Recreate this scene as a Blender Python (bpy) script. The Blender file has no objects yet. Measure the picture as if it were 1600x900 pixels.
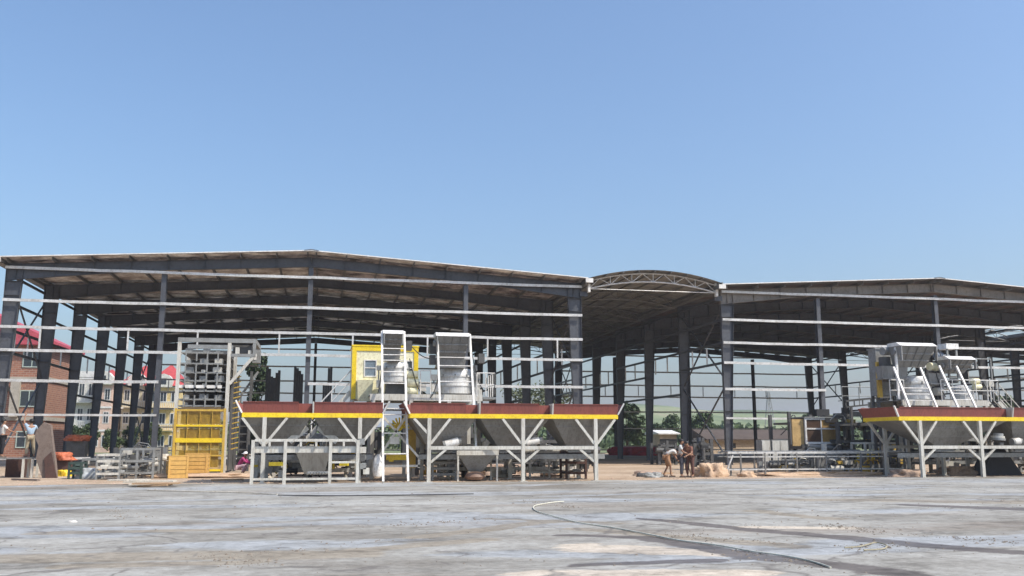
import bpy, bmesh, math, random
from mathutils import Vector, Matrix, noise
R = math.radians
rnd = random.Random(7)
SC = bpy.context.scene
COL = SC.collection

# ------------------------------------------------------------------ camera
CAM_H, F, YAW = 1.6, 1440.0, R(11.5)
PITCH = math.atan(240 / F)
cam = bpy.data.cameras.new('camera'); cam.sensor_width = 36; cam.lens = F / 1600 * 36
cam.clip_start = 0.1; cam.clip_end = 9000
co = bpy.data.objects.new('camera', cam); COL.objects.link(co)
co.location = (0, 0, CAM_H); co.rotation_euler = (R(90) + PITCH, 0, -YAW)
SC.camera = co

# ------------------------------------------------------------------ sky, sun, exposure
SUN_EL, SUN_AZ = R(50), R(52)          # azimuth from -Y towards +X
sd = Vector((math.sin(SUN_AZ) * math.cos(SUN_EL), -math.cos(SUN_AZ) * math.cos(SUN_EL), math.sin(SUN_EL)))
w = bpy.data.worlds.new('World'); SC.world = w; w.use_nodes = True
nt = w.node_tree; nt.nodes.clear()
st = nt.nodes.new('ShaderNodeTexSky'); st.sky_type = 'NISHITA'; st.sun_disc = False
st.sun_elevation = SUN_EL; st.sun_rotation = math.atan2(sd.x, sd.y)
st.altitude = 0; st.air_density = 1.3; st.dust_density = 3.2; st.ozone_density = 7.0
bg = nt.nodes.new('ShaderNodeBackground'); bg.inputs[1].default_value = 0.15
ow = nt.nodes.new('ShaderNodeOutputWorld')
nt.links.new(st.outputs[0], bg.inputs[0]); nt.links.new(bg.outputs[0], ow.inputs[0])
sl = bpy.data.lights.new('sun', 'SUN'); sl.energy = 3.4; sl.angle = R(0.5); sl.color = (1.0, 0.93, 0.82)
so = bpy.data.objects.new('sun', sl); COL.objects.link(so)
so.rotation_euler = sd.to_track_quat('Z', 'Y').to_euler(); so.location = sd * 60
SC.view_settings.view_transform = 'Standard'; SC.view_settings.look = 'None'
SC.view_settings.gamma = 1; SC.view_settings.use_curve_mapping = False
SC.view_settings.exposure = 0.42

# ------------------------------------------------------------------ measuring helpers
def ray(px, py):
    x = (px - 800) / F; y = (450 - py) / F
    fw = math.cos(PITCH) - y * math.sin(PITCH); z = math.sin(PITCH) + y * math.cos(PITCH)
    return Vector((x * math.cos(YAW) + fw * math.sin(YAW), -x * math.sin(YAW) + fw * math.cos(YAW), z))
def P(px, py, Y):                      # point seen at that place of the photo, on the plane y = Y
    r = ray(px, py); t = Y / r.y; return Vector((r.x * t, Y, CAM_H + r.z * t))
def G(px, py):                         # the same on the ground
    r = ray(px, py); t = -CAM_H / r.z; return Vector((r.x * t, r.y * t, 0))

# ------------------------------------------------------------------ materials
MATS = {}
def mat(name, col, rough=0.6, metal=0.0, col2=None, scale=2.0, amount=0.5, bump=0.0, bscale=30.0, streak=False):
    if name in MATS: return MATS[name]
    m = bpy.data.materials.new(name); m.use_nodes = True; t = m.node_tree
    b = t.nodes['Principled BSDF']; b.inputs['Roughness'].default_value = rough; b.inputs['Metallic'].default_value = metal
    if col2 is None: col2 = tuple(c * 0.72 for c in col)
    g = t.nodes.new('ShaderNodeNewGeometry'); mp = t.nodes.new('ShaderNodeMapping')
    if streak: mp.inputs['Scale'].default_value = (1, 1, 0.18)
    t.links.new(g.outputs['Position'], mp.inputs[0])
    n = t.nodes.new('ShaderNodeTexNoise'); n.inputs['Scale'].default_value = scale; n.inputs['Detail'].default_value = 6
    n.inputs['Roughness'].default_value = 0.65
    t.links.new(mp.outputs[0], n.inputs[0])
    r = t.nodes.new('ShaderNodeValToRGB')
    r.color_ramp.elements[0].position = 0.5 - amount * 0.4; r.color_ramp.elements[0].color = (*col2, 1)
    r.color_ramp.elements[1].position = 0.5 + 0.1; r.color_ramp.elements[1].color = (*col, 1)
    t.links.new(n.outputs[0], r.inputs[0])
    nf = t.nodes.new('ShaderNodeTexNoise'); nf.inputs['Scale'].default_value = scale * 7; nf.inputs['Detail'].default_value = 8; nf.inputs['Roughness'].default_value = 0.75
    t.links.new(mp.outputs[0], nf.inputs[0]); rf_ = t.nodes.new('ShaderNodeValToRGB'); rf_.color_ramp.elements[0].position = 0.36; rf_.color_ramp.elements[0].color = (0.66, 0.61, 0.55, 1)
    rf_.color_ramp.elements[1].position = 0.52; rf_.color_ramp.elements[1].color = (1.03, 1.03, 1.03, 1); t.links.new(nf.outputs[0], rf_.inputs[0])
    mx_ = t.nodes.new('ShaderNodeMix'); mx_.data_type = 'RGBA'; mx_.blend_type = 'MULTIPLY'; mx_.inputs[0].default_value = 0.8
    t.links.new(r.outputs[0], mx_.inputs[6]); t.links.new(rf_.outputs[0], mx_.inputs[7]); t.links.new(mx_.outputs[2], b.inputs['Base Color'])
    if bump:
        n2 = t.nodes.new('ShaderNodeTexNoise'); n2.inputs['Scale'].default_value = bscale; n2.inputs['Detail'].default_value = 4
        t.links.new(g.outputs['Position'], n2.inputs[0])
        bp = t.nodes.new('ShaderNodeBump'); bp.inputs['Strength'].default_value = bump; bp.inputs['Distance'].default_value = 0.05
        t.links.new(n2.outputs[0], bp.inputs['Height']); t.links.new(bp.outputs[0], b.inputs['Normal'])
    MATS[name] = m; return m
steel = mat('grey_primed_steel', (0.080, 0.086, 0.100), 0.5, 0.0, (0.052, 0.056, 0.066), 0.8, 0.6)
rafter_m = steel
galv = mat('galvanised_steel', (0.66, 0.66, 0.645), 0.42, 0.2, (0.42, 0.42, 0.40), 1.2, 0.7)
galv_dull_shade = mat('dull_and_shade_galvanised_steel', (0.22, 0.22, 0.215), 0.6, 0.1, (0.14, 0.135, 0.125), 0.7, 0.7)  # dull metal; on inner canopy trusses its darkness stands in for shade
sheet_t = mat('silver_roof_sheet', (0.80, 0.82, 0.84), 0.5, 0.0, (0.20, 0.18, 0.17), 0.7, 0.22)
sheet_b = mat('mottled_roof_sheet', (0.58, 0.52, 0.52), 0.55, 0.0, (0.10, 0.08, 0.075), 0.8, 0.22)  # random patches from dark brown to pale grey
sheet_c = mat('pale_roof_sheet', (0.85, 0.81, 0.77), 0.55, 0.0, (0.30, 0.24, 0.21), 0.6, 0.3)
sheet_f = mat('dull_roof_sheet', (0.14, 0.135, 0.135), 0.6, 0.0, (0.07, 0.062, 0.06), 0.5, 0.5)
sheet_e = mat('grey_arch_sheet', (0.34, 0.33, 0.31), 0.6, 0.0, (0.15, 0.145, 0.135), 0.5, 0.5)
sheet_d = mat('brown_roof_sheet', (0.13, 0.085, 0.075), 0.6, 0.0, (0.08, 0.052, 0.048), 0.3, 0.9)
white = mat('white_painted_metal', (0.80, 0.79, 0.76), 0.5, 0.0, (0.60, 0.57, 0.52), 1.5, 0.5)
offwhite = mat('warm_grey_machine_paint', (0.60, 0.585, 0.53), 0.5, 0.0, (0.42, 0.395, 0.34), 2.2, 0.7, streak=True)
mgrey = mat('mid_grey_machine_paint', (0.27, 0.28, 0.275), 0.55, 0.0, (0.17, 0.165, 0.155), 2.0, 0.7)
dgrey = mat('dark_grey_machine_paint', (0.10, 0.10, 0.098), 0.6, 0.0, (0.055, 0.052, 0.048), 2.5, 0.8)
bin_m = mat('bare_hopper_plate', (0.24, 0.23, 0.21), 0.55, 0.0, (0.14, 0.13, 0.115), 1.5, 0.8, streak=True)
yellow = mat('yellow_machine_paint', (0.88, 0.64, 0.02), 0.42, 0.0, (0.74, 0.50, 0.03), 2.5, 0.5)
ochre = mat('dusty_yellow_mesh_paint', (0.62, 0.41, 0.06), 0.6, 0.0, (0.42, 0.26, 0.06), 2.5, 0.7)
cream = mat('cream_panel_paint', (0.86, 0.82, 0.56), 0.5, 0.0, (0.78, 0.73, 0.50), 1.0, 0.5)
red = mat('red_oxide_paint', (0.26, 0.072, 0.056), 0.65, 0.0, (0.17, 0.055, 0.045), 4.0, 0.9, streak=True)
rubber = mat('black_rubber', (0.03, 0.03, 0.032), 0.7)
glass = mat('dark_window_glass', (0.05, 0.065, 0.08), 0.08, 0.0)
glass_b = mat('pale_window_glass', (0.22, 0.28, 0.34), 0.1, 0.0)
wood = mat('raw_timber', (0.42, 0.28, 0.16), 0.8, 0.0, (0.28, 0.17, 0.10), 4, 0.8)
ply = mat('weathered_board', (0.20, 0.155, 0.13), 0.85, 0.0, (0.13, 0.10, 0.085), 2, 0.9)
crate = mat('yellow_crate_wood', (0.68, 0.42, 0.12), 0.7, 0.0, (0.52, 0.30, 0.09), 5, 0.7)
rust = mat('rusty_brown_steel', (0.09, 0.045, 0.035), 0.8, 0.0, (0.05, 0.03, 0.025), 3, 0.8)
orange = mat('orange_tarpaulin', (0.52, 0.14, 0.06), 0.6)
clay = mat('pale_clay', (0.56, 0.40, 0.27), 0.95, 0.0, (0.40, 0.27, 0.18), 2.5, 0.9, 0.6, 8)
rubble_m = mat('pink_rubble', (0.44, 0.32, 0.24), 0.95, 0.0, (0.22, 0.15, 0.11), 4, 0.9, 0.6, 10)
bagm = mat('pale_sack_cloth', (0.62, 0.57, 0.48), 0.9, 0.0, (0.42, 0.36, 0.28), 3, 0.8, 0.4, 12)
leaf_d = mat('dark_leaves', (0.06, 0.095, 0.038), 0.7, 0.0, (0.022, 0.042, 0.016), 0.6, 0.9)
leaf_m = mat('green_leaves', (0.085, 0.125, 0.045), 0.7, 0.0, (0.04, 0.07, 0.025), 0.6, 0.9)
leaf_l = mat('olive_leaves', (0.13, 0.15, 0.07), 0.7, 0.0, (0.07, 0.09, 0.04), 0.6, 0.9)
bark = mat('tree_bark', (0.09, 0.07, 0.05), 0.9, 0.0, (0.05, 0.04, 0.03), 3, 0.8)

def brick_mat():
    m = bpy.data.materials.new('red_brickwork'); m.use_nodes = True; t = m.node_tree; b = t.nodes['Principled BSDF']
    b.inputs['Roughness'].default_value = 0.9
    g = t.nodes.new('ShaderNodeNewGeometry'); sp = t.nodes.new('ShaderNodeSeparateXYZ'); t.links.new(g.outputs['Position'], sp.inputs[0])
    a = t.nodes.new('ShaderNodeMath'); a.operation = 'ADD'; t.links.new(sp.outputs[0], a.inputs[0]); t.links.new(sp.outputs[1], a.inputs[1])
    c = t.nodes.new('ShaderNodeCombineXYZ'); t.links.new(a.outputs[0], c.inputs[0]); t.links.new(sp.outputs[2], c.inputs[1])
    bt = t.nodes.new('ShaderNodeTexBrick'); bt.inputs['Scale'].default_value = 1.0
    bt.inputs['Brick Width'].default_value = 0.5; bt.inputs['Row Height'].default_value = 0.2; bt.inputs['Mortar Size'].default_value = 0.02
    bt.inputs['Color1'].default_value = (0.36, 0.165, 0.10, 1); bt.inputs['Color2'].default_value = (0.24, 0.105, 0.07, 1)
    bt.inputs['Mortar'].default_value = (0.36, 0.27, 0.22, 1)
    t.links.new(c.outputs[0], bt.inputs[0]); t.links.new(bt.outputs[0], b.inputs['Base Color']); return m
brickm = brick_mat()
def skylight_mat():
    m = bpy.data.materials.new('fibreglass_skylight_sheet'); m.use_nodes = True; t = m.node_tree; t.nodes.clear()
    pos = t.nodes.new('ShaderNodeNewGeometry').outputs['Position']; n = t.nodes.new('ShaderNodeTexNoise'); n.inputs['Scale'].default_value = .6; n.inputs['Detail'].default_value = 5; t.links.new(pos, n.inputs[0])
    r = t.nodes.new('ShaderNodeValToRGB'); r.color_ramp.elements[0].position = .46; r.color_ramp.elements[0].color = (.10, .085, .08, 1); r.color_ramp.elements[1].position = .58; r.color_ramp.elements[1].color = (.62, .59, .55, 1); t.links.new(n.outputs[0], r.inputs[0])
    d = t.nodes.new('ShaderNodeBsdfDiffuse'); tr = t.nodes.new('ShaderNodeBsdfTranslucent'); mx = t.nodes.new('ShaderNodeMixShader'); mx.inputs[0].default_value = .5
    t.links.new(r.outputs[0], d.inputs[0]); t.links.new(r.outputs[0], tr.inputs[0]); t.links.new(d.outputs[0], mx.inputs[1]); t.links.new(tr.outputs[0], mx.inputs[2])
    o = t.nodes.new('ShaderNodeOutputMaterial'); t.links.new(mx.outputs[0], o.inputs[0]); return m
skylight_m = skylight_mat()

def ramp(t, src, stops):
    r = t.nodes.new('ShaderNodeValToRGB'); e = r.color_ramp.elements
    while len(e) < len(stops): e.new(0.5)
    for k, (p, c) in enumerate(stops): e[k].position = p; e[k].color = (*c, 1) if len(c) == 3 else (c[0], c[0], c[0], 1)
    t.links.new(src, r.inputs[0]); return r.outputs[0]
def nz(t, vec, scale, det=6, rough=0.6, sc=None, off=(0, 0, 0)):
    mp = t.nodes.new('ShaderNodeMapping'); mp.inputs['Scale'].default_value = sc or (1, 1, 1); mp.inputs['Location'].default_value = off
    t.links.new(vec, mp.inputs[0])
    n = t.nodes.new('ShaderNodeTexNoise'); n.inputs['Scale'].default_value = scale; n.inputs['Detail'].default_value = det
    n.inputs['Roughness'].default_value = rough; t.links.new(mp.outputs[0], n.inputs[0]); return n.outputs[0]
def mix(t, fac, a, b, mode='MIX'):
    m = t.nodes.new('ShaderNodeMix'); m.data_type = 'RGBA'; m.blend_type = mode
    if isinstance(fac, float): m.inputs[0].default_value = fac
    else: t.links.new(fac, m.inputs[0])
    for i, s in ((6, a), (7, b)):
        if isinstance(s, tuple): m.inputs[i].default_value = (*s, 1)
        else: t.links.new(s, m.inputs[i])
    return m.outputs[2]

def yard_mat():
    m = bpy.data.materials.new('cement_yard'); m.use_nodes = True; t = m.node_tree; b = t.nodes['Principled BSDF']
    pos = t.nodes.new('ShaderNodeNewGeometry').outputs['Position']
    big = ramp(t, nz(t, pos, 0.22, 8, 0.62, (0.55, 1.0, 1), (3, 1, 0)), [(0.34, (0.21, 0.19, 0.158)), (0.46, (0.295, 0.283, 0.252)), (0.54, (0.355, 0.345, 0.315)), (0.66, (0.415, 0.41, 0.38))])
    # thin bluish cement wash patches with clear edges
    pf = ramp(t, nz(t, pos, 0.30, 5, 0.5, (0.4, 1.1, 1), (11, 4, 0)), [(0.535, (0,)), (0.56, (1,))])
    c = mix(t, pf, big, (0.375, 0.385, 0.385))
    # brown mud tracks
    mf = ramp(t, nz(t, pos, 0.35, 10, 0.68, (0.22, 1.3, 1), (31, 9, 0)), [(0.54, (0,)), (0.66, (0.6,))])
    c = mix(t, mf, c, (0.27, 0.225, 0.18))
    # pinkish bare patch near the camera and dark streaks beside it
    at_ = t.nodes.new('ShaderNodeAttribute'); at_.attribute_name = 'yard_marks'; sx_ = t.nodes.new('ShaderNodeSeparateColor'); t.links.new(at_.outputs['Color'], sx_.inputs[0])
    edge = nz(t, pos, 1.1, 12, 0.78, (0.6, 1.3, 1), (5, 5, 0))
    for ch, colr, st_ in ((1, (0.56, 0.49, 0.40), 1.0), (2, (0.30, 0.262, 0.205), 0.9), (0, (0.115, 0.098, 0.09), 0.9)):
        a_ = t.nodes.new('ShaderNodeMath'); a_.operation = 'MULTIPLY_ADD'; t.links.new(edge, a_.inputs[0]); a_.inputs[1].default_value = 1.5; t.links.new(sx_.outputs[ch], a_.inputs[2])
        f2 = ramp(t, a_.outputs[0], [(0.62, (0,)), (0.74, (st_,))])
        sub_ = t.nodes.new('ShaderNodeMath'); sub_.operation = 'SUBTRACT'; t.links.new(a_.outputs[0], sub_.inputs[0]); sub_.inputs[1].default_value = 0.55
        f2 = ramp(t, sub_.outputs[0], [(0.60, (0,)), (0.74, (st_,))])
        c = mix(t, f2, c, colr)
    med = ramp(t, nz(t, pos, 0.9, 12, 0.75, (0.7, 1.1, 1), (2, 7, 0)), [(0.38, (0.56, 0.54, 0.51)), (0.48, (0.95, 0.94, 0.92)), (0.62, (1.12, 1.12, 1.12))])
    c = mix(t, 1.0, c, med, 'MULTIPLY')
    fine = ramp(t, nz(t, pos, 5.0, 12, 0.78), [(0.36, (0.66, 0.645, 0.62)), (0.60, (1.08, 1.08, 1.08))])
    c = mix(t, 0.85, c, fine, 'MULTIPLY')
    # cracks
    vo = t.nodes.new('ShaderNodeTexVoronoi'); vo.feature = 'DISTANCE_TO_EDGE'; vo.inputs['Scale'].default_value = 0.28
    mp = t.nodes.new('ShaderNodeMapping'); wob = nz(t, pos, 0.9, 5, 0.6)
    ad = t.nodes.new('ShaderNodeVectorMath'); ad.operation = 'MULTIPLY_ADD'
    n2 = t.nodes.new('ShaderNodeTexNoise'); n2.inputs['Scale'].default_value = 0.8; n2.inputs['Detail'].default_value = 6; t.links.new(pos, n2.inputs[0])
    t.links.new(n2.outputs[1], ad.inputs[0]); ad.inputs[1].default_value = (2.4, 2.4, 0); t.links.new(pos, ad.inputs[2])
    t.links.new(ad.outputs[0], vo.inputs['Vector'])
    cr = ramp(t, vo.outputs[0], [(0.0, (1,)), (0.016, (0,))])
    crn = ramp(t, nz(t, pos, 0.5, 4, 0.6, None, (8, 8, 0)), [(0.46, (0,)), (0.54, (0.85,))])
    mm = mix(t, 1.0, cr, crn, 'MULTIPLY')
    c = mix(t, mm, c, (0.13, 0.115, 0.10))
    sj = t.nodes.new('ShaderNodeSeparateXYZ'); t.links.new(pos, sj.inputs[0]); jm = None
    for ax, per, of in ((0, 6.0, 1.7), (1, 5.2, 3.1)):
        a_ = t.nodes.new('ShaderNodeMath'); a_.operation = 'ADD'; t.links.new(sj.outputs[ax], a_.inputs[0]); a_.inputs[1].default_value = of
        p_ = t.nodes.new('ShaderNodeMath'); p_.operation = 'PINGPONG'; t.links.new(a_.outputs[0], p_.inputs[0]); p_.inputs[1].default_value = per / 2
        f_ = ramp(t, p_.outputs[0], [(0.0, (1,)), (0.012, (1,)), (0.03, (0,))]); jm = f_ if jm is None else mix(t, 1.0, jm, f_, 'ADD')
    jn = ramp(t, nz(t, pos, 0.7, 6, 0.7, None, (21, 8, 0)), [(0.47, (0,)), (0.60, (0.55,))])
    c = mix(t, mix(t, 1.0, jm, jn, 'MULTIPLY'), c, (0.15, 0.135, 0.12))
    sp = ramp(t, nz(t, pos, 14.0, 3, 0.5), [(0.66, (0,)), (0.70, (0.6,))])
    c = mix(t, sp, c, (0.16, 0.135, 0.11))
    t.links.new(c, b.inputs['Base Color'])
    b.inputs['Roughness'].default_value = 0.75
    rr = ramp(t, nz(t, pos, 0.30, 5, 0.5, (0.4, 1.1, 1), (11, 4, 0)), [(0.5, (0.82,)), (0.58, (0.55,))]); t.links.new(rr, b.inputs['Roughness'])
    bp = t.nodes.new('ShaderNodeBump'); bp.inputs['Strength'].default_value = 0.55; bp.inputs['Distance'].default_value = 0.03
    t.links.new(nz(t, pos, 3.5, 10, 0.7), bp.inputs['Height']); t.links.new(bp.outputs[0], b.inputs['Normal'])
    return m
def dirt_mat():
    m = bpy.data.materials.new('sandy_ground'); m.use_nodes = True; t = m.node_tree; b = t.nodes['Principled BSDF']
    b.inputs['Roughness'].default_value = 0.95
    pos = t.nodes.new('ShaderNodeNewGeometry').outputs['Position']
    c = ramp(t, nz(t, pos, 0.25, 8, 0.65), [(0.32, (0.30, 0.215, 0.14)), (0.5, (0.44, 0.325, 0.22)), (0.66, (0.53, 0.42, 0.31))])
    fine = ramp(t, nz(t, pos, 3.0, 8, 0.7), [(0.35, (0.72, 0.70, 0.68)), (0.6, (1.05, 1.05, 1.05))])
    c = mix(t, 0.8, c, fine, 'MULTIPLY')
    sp = t.nodes.new('ShaderNodeSeparateXYZ'); t.links.new(pos, sp.inputs[0])
    mr = t.nodes.new('ShaderNodeMapRange'); mr.inputs[1].default_value = 118; mr.inputs[2].default_value = 135
    t.links.new(sp.outputs[1], mr.inputs[0])
    gr = ramp(t, nz(t, pos, 0.03, 8, 0.65), [(0.35, (0.10, 0.13, 0.05)), (0.5, (0.16, 0.19, 0.08)), (0.62, (0.27, 0.24, 0.14))])
    c = mix(t, mr.outputs[0], c, gr)
    t.links.new(c, b.inputs['Base Color'])
    bp = t.nodes.new('ShaderNodeBump'); bp.inputs['Strength'].default_value = 0.6; bp.inputs['Distance'].default_value = 0.08
    t.links.new(nz(t, pos, 1.6, 8, 0.7), bp.inputs['Height']); t.links.new(bp.outputs[0], b.inputs['Normal'])
    return m
def hill_mat():
    m = bpy.data.materials.new('green_hillside'); m.use_nodes = True; t = m.node_tree; b = t.nodes['Principled BSDF']
    b.inputs['Roughness'].default_value = 0.95
    pos = t.nodes.new('ShaderNodeNewGeometry').outputs['Position']
    c = ramp(t, nz(t, pos, 0.012, 9, 0.68), [(0.38, (0.045, 0.07, 0.03)), (0.5, (0.12, 0.16, 0.06)), (0.58, (0.20, 0.235, 0.10)), (0.68, (0.30, 0.26, 0.16))])
    t.links.new(c, b.inputs['Base Color']); return m
YARD, DIRT, HILL = yard_mat(), dirt_mat(), hill_mat()

# ------------------------------------------------------------------ mesh building
WP = {}
class MB:
    def __init__(s): s.v = []; s.f = []; s.sm = False
    def add(s, vs, fs):
        n = len(s.v); s.v += [tuple(v) for v in vs]; s.f += [tuple(i + n for i in f) for f in fs]; return s
    def box(s, x0, x1, y0, y1, z0, z1):
        return s.add([(x0, y0, z0), (x1, y0, z0), (x1, y1, z0), (x0, y1, z0), (x0, y0, z1), (x1, y0, z1), (x1, y1, z1), (x0, y1, z1)],
                     [(3, 2, 1, 0), (4, 5, 6, 7), (0, 1, 5, 4), (1, 2, 6, 5), (2, 3, 7, 6), (3, 0, 4, 7)])
    def bar(s, p, q, w=0.08, h=None, up=(0, 0, 1)):
        p = Vector(p); q = Vector(q); h = h or w; d = (q - p).normalized(); u = Vector(up)
        if abs(d.dot(u)) > 0.98: u = Vector((0, 1, 0))
        a = d.cross(u).normalized(); b = a.cross(d).normalized(); a *= w / 2; b *= h / 2
        return s.add([p - a - b, p + a - b, p + a + b, p - a + b, q - a - b, q + a - b, q + a + b, q - a + b],
                     [(3, 2, 1, 0), (4, 5, 6, 7), (0, 1, 5, 4), (1, 2, 6, 5), (2, 3, 7, 6), (3, 0, 4, 7)])
    def tube(s, p, q, r=0.03, n=8, r2=None):
        p = Vector(p); q = Vector(q); r2 = r if r2 is None else r2; d = (q - p).normalized(); u = Vector((0, 0, 1))
        if abs(d.dot(u)) > 0.98: u = Vector((0, 1, 0))
        a = d.cross(u).normalized(); b = a.cross(d).normalized(); vs = []
        for c, rr in ((p, r), (q, r2)):
            for k in range(n): t = 2 * math.pi * k / n; vs.append(c + a * math.cos(t) * rr + b * math.sin(t) * rr)
        fs = [(k, (k + 1) % n, n + (k + 1) % n, n + k) for k in range(n)] + [tuple(range(n))[::-1], tuple(range(n, 2 * n))]
        return s.add(vs, fs)
    def path(s, pts, r=0.03, n=6):
        pts = [Vector(p) for p in pts]; rings = []
        for i, p in enumerate(pts):
            d = (pts[min(i + 1, len(pts) - 1)] - pts[max(i - 1, 0)]).normalized(); u = Vector((0, 0, 1))
            if abs(d.dot(u)) > 0.98: u = Vector((0, 1, 0))
            a = d.cross(u).normalized(); b = a.cross(d).normalized()
            rings.append([p + a * math.cos(2 * math.pi * k / n) * r + b * math.sin(2 * math.pi * k / n) * r for k in range(n)])
        vs = [v for g in rings for v in g]; m = len(pts)
        fs = [(i * n + k, i * n + (k + 1) % n, (i + 1) * n + (k + 1) % n, (i + 1) * n + k) for i in range(m - 1) for k in range(n)]
        fs += [tuple(range(n))[::-1], tuple(range((m - 1) * n, m * n))]
        return s.add(vs, fs)
    def lathe(s, c, prof, n=20):
        c = Vector(c); vs = []
        for r, z in prof:
            for k in range(n): t = 2 * math.pi * k / n; vs.append((c.x + r * math.cos(t), c.y + r * math.sin(t), c.z + z))
        m = len(prof)
        fs = [(i * n + k, i * n + (k + 1) % n, (i + 1) * n + (k + 1) % n, (i + 1) * n + k) for i in range(m - 1) for k in range(n)]
        fs += [tuple(range(n))[::-1], tuple(range((m - 1) * n, m * n))]
        return s.add(vs, fs)
    def prism(s, poly, vec):
        poly = [Vector(p) for p in poly]; v = Vector(vec); n = len(poly)
        return s.add(poly + [p + v for p in poly],
                     [tuple(range(n))[::-1], tuple(range(n, 2 * n))] + [(k, (k + 1) % n, n + (k + 1) % n, n + k) for k in range(n)])
    def frustum(s, a, za, b, zb):       # a, b = (x0, x1, y0, y1)
        vs = [(a[0], a[2], za), (a[1], a[2], za), (a[1], a[3], za), (a[0], a[3], za), (b[0], b[2], zb), (b[1], b[2], zb), (b[1], b[3], zb), (b[0], b[3], zb)]
        return s.add(vs, [(0, 1, 2, 3), (7, 6, 5, 4), (1, 0, 4, 5), (2, 1, 5, 6), (3, 2, 6, 7), (0, 3, 7, 4)])
    def mesh(s, name, m, origin=(0, 0, 0)):
        o = Vector(origin); me = bpy.data.meshes.new(name)
        me.from_pydata([tuple(Vector(v) - o) for v in s.v], [], s.f)
        bm = bmesh.new(); bm.from_mesh(me); bmesh.ops.recalc_face_normals(bm, faces=bm.faces); bm.to_mesh(me); bm.free()
        me.materials.append(m)
        if s.sm:
            for p in me.polygons: p.use_smooth = True
            me.set_sharp_from_angle(angle=R(40))
        return me
    def build(s, name, m, parent=None, smooth=False, label=None, stuff=False, base=False):
        s.sm = smooth
        lo = [min(v[i] for v in s.v) for i in range(3)]; hi = [max(v[i] for v in s.v) for i in range(3)]
        c = Vector(((lo[0] + hi[0]) / 2, (lo[1] + hi[1]) / 2, lo[2] if (base or parent is None) else (lo[2] + hi[2]) / 2))
        o = bpy.data.objects.new(name, s.mesh(name, m, c)); COL.objects.link(o)
        if parent is not None: o.parent = parent; o.location = c - WP[parent.name]
        else: o.location = c
        WP[o.name] = c
        if label: o['label'] = label
        if stuff: o['kind'] = 'stuff'
        return o
def tag(o, label, cat, group=None):
    o['label'] = label; o['category'] = cat
    if group: o['group'] = group
    return o
def thing(name, loc, label, cat, group=None):
    o = bpy.data.objects.new(name, None); COL.objects.link(o); o.location = loc; o.empty_display_size = 0.3
    WP[o.name] = Vector(loc); return tag(o, label, cat, group)
def inst(name, me, parent, loc, rot=(0, 0, 0), scale=None, label=None):
    o = bpy.data.objects.new(name, me); COL.objects.link(o)
    if parent is not None: o.parent = parent; o.location = Vector(loc) - WP[parent.name]
    else: o.location = loc
    WP[o.name] = Vector(loc); o.rotation_euler = rot
    if scale: o.scale = scale
    if label: o['label'] = label
    return o
def dup(root, loc, rz=None, label=None, scale=None):
    c = root.copy(); COL.objects.link(c); c.location = loc
    if rz is not None: c.rotation_euler.z = rz
    if scale: c.scale = scale
    if label: c['label'] = label
    def rec(a, b):
        for ch in a.children:
            d = ch.copy(); COL.objects.link(d); d.parent = b; rec(ch, d)
    rec(root, c); WP[c.name] = Vector(loc); return c
def struct(o): o['kind'] = 'structure'; return o

# ------------------------------------------------------------------ ground, yard, hills
g = MB(); g.add([(-2600, -300, 0), (2600, -300, 0), (2600, 5200, 0), (-2600, 5200, 0)], [(0, 1, 2, 3)])
struct(g.build('ground', DIRT))
def edge_y(x):                                        # far edge of the cement yard
    k = 37.2 + 0.03 * x + 0.9 * noise.noise((x * 0.18, 3, 0)) + 0.35 * noise.noise((x * 0.9, 9, 0))
    return k - (1.0 if x < -1 else 0.0) * min(1, (-1 - x) / 4 if x < -1 else 0) * -0.6
yv = MB(); xs = sorted([-60 + 1.0 * i for i in range(46)] + [-14 + .25 * i for i in range(158)] + [25.5 + 1.0 * i for i in range(46)]); ny = 170
vs = []; fs = []
for j in range(ny + 1):
    for i, x in enumerate(xs):
        t = j / ny; y = 4 + (edge_y(x) - 4) * t
        z = 0.022 + 0.018 * noise.noise((x * 0.35, y * 0.5, 0)) + 0.007 * noise.noise((x * 1.7, y * 2.3, 5)) + 0.003 * noise.noise((x * 6, y * 8, 5))
        if j == ny: z = 0.001
        vs.append((x, y, max(z, 0.004) if j < ny else z))
W_ = len(xs)
fs = [(j * W_ + i, j * W_ + i + 1, (j + 1) * W_ + i + 1, (j + 1) * W_ + i) for j in range(ny) for i in range(W_ - 1)]
yv.add(vs, fs)
o = yv.build('concrete_yard', YARD, smooth=True); struct(o)
def seg_f(p, a, b, wa, wb):                            # soft stripe from a to b, wider at b
    d = b - a; u = max(0, min(1, (p - a).dot(d) / d.length_squared)); w_ = wa + (wb - wa) * u
    return max(0, 1 - (p - (a + d * u)).length / w_)
DARK_STREAKS = [((880, 838), (1010, 842), .35, .5), ((1010, 842), (1180, 872), .55, .6), ((1180, 872), (1420, 900), .6, .6), ((900, 886), (1120, 878), .3, .4), ((1000, 812), (1170, 830), .35, .55), ((1170, 830), (1620, 868), .6, .6), ((1420, 790), (1620, 798), .7, 1.3)]  # dark streaks across the yard
PINK = [((920, 858), (1120, 866), 1.0, .8), ((850, 903), (1180, 898), .9, .5), ((1160, 826), (1330, 826), .4, .5)]
MUD = [((-40, 876), (560, 868), 1.1, .8), ((60, 835), (420, 828), .5, .5), ((900, 828), (1240, 856), .5, .6), ((560, 862), (760, 846), .4, .5), ((650, 842), (860, 816), .5, .6), ((760, 812), (980, 820), .3, .3), ((1250, 782), (1620, 786), 1.0, 1.6), ((100, 890), (400, 880), .4, .4), ((1180, 800), (1300, 812), .6, .6)]
ca = o.data.attributes.new('yard_marks', 'FLOAT_COLOR', 'POINT'); off_ = o.location
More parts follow.
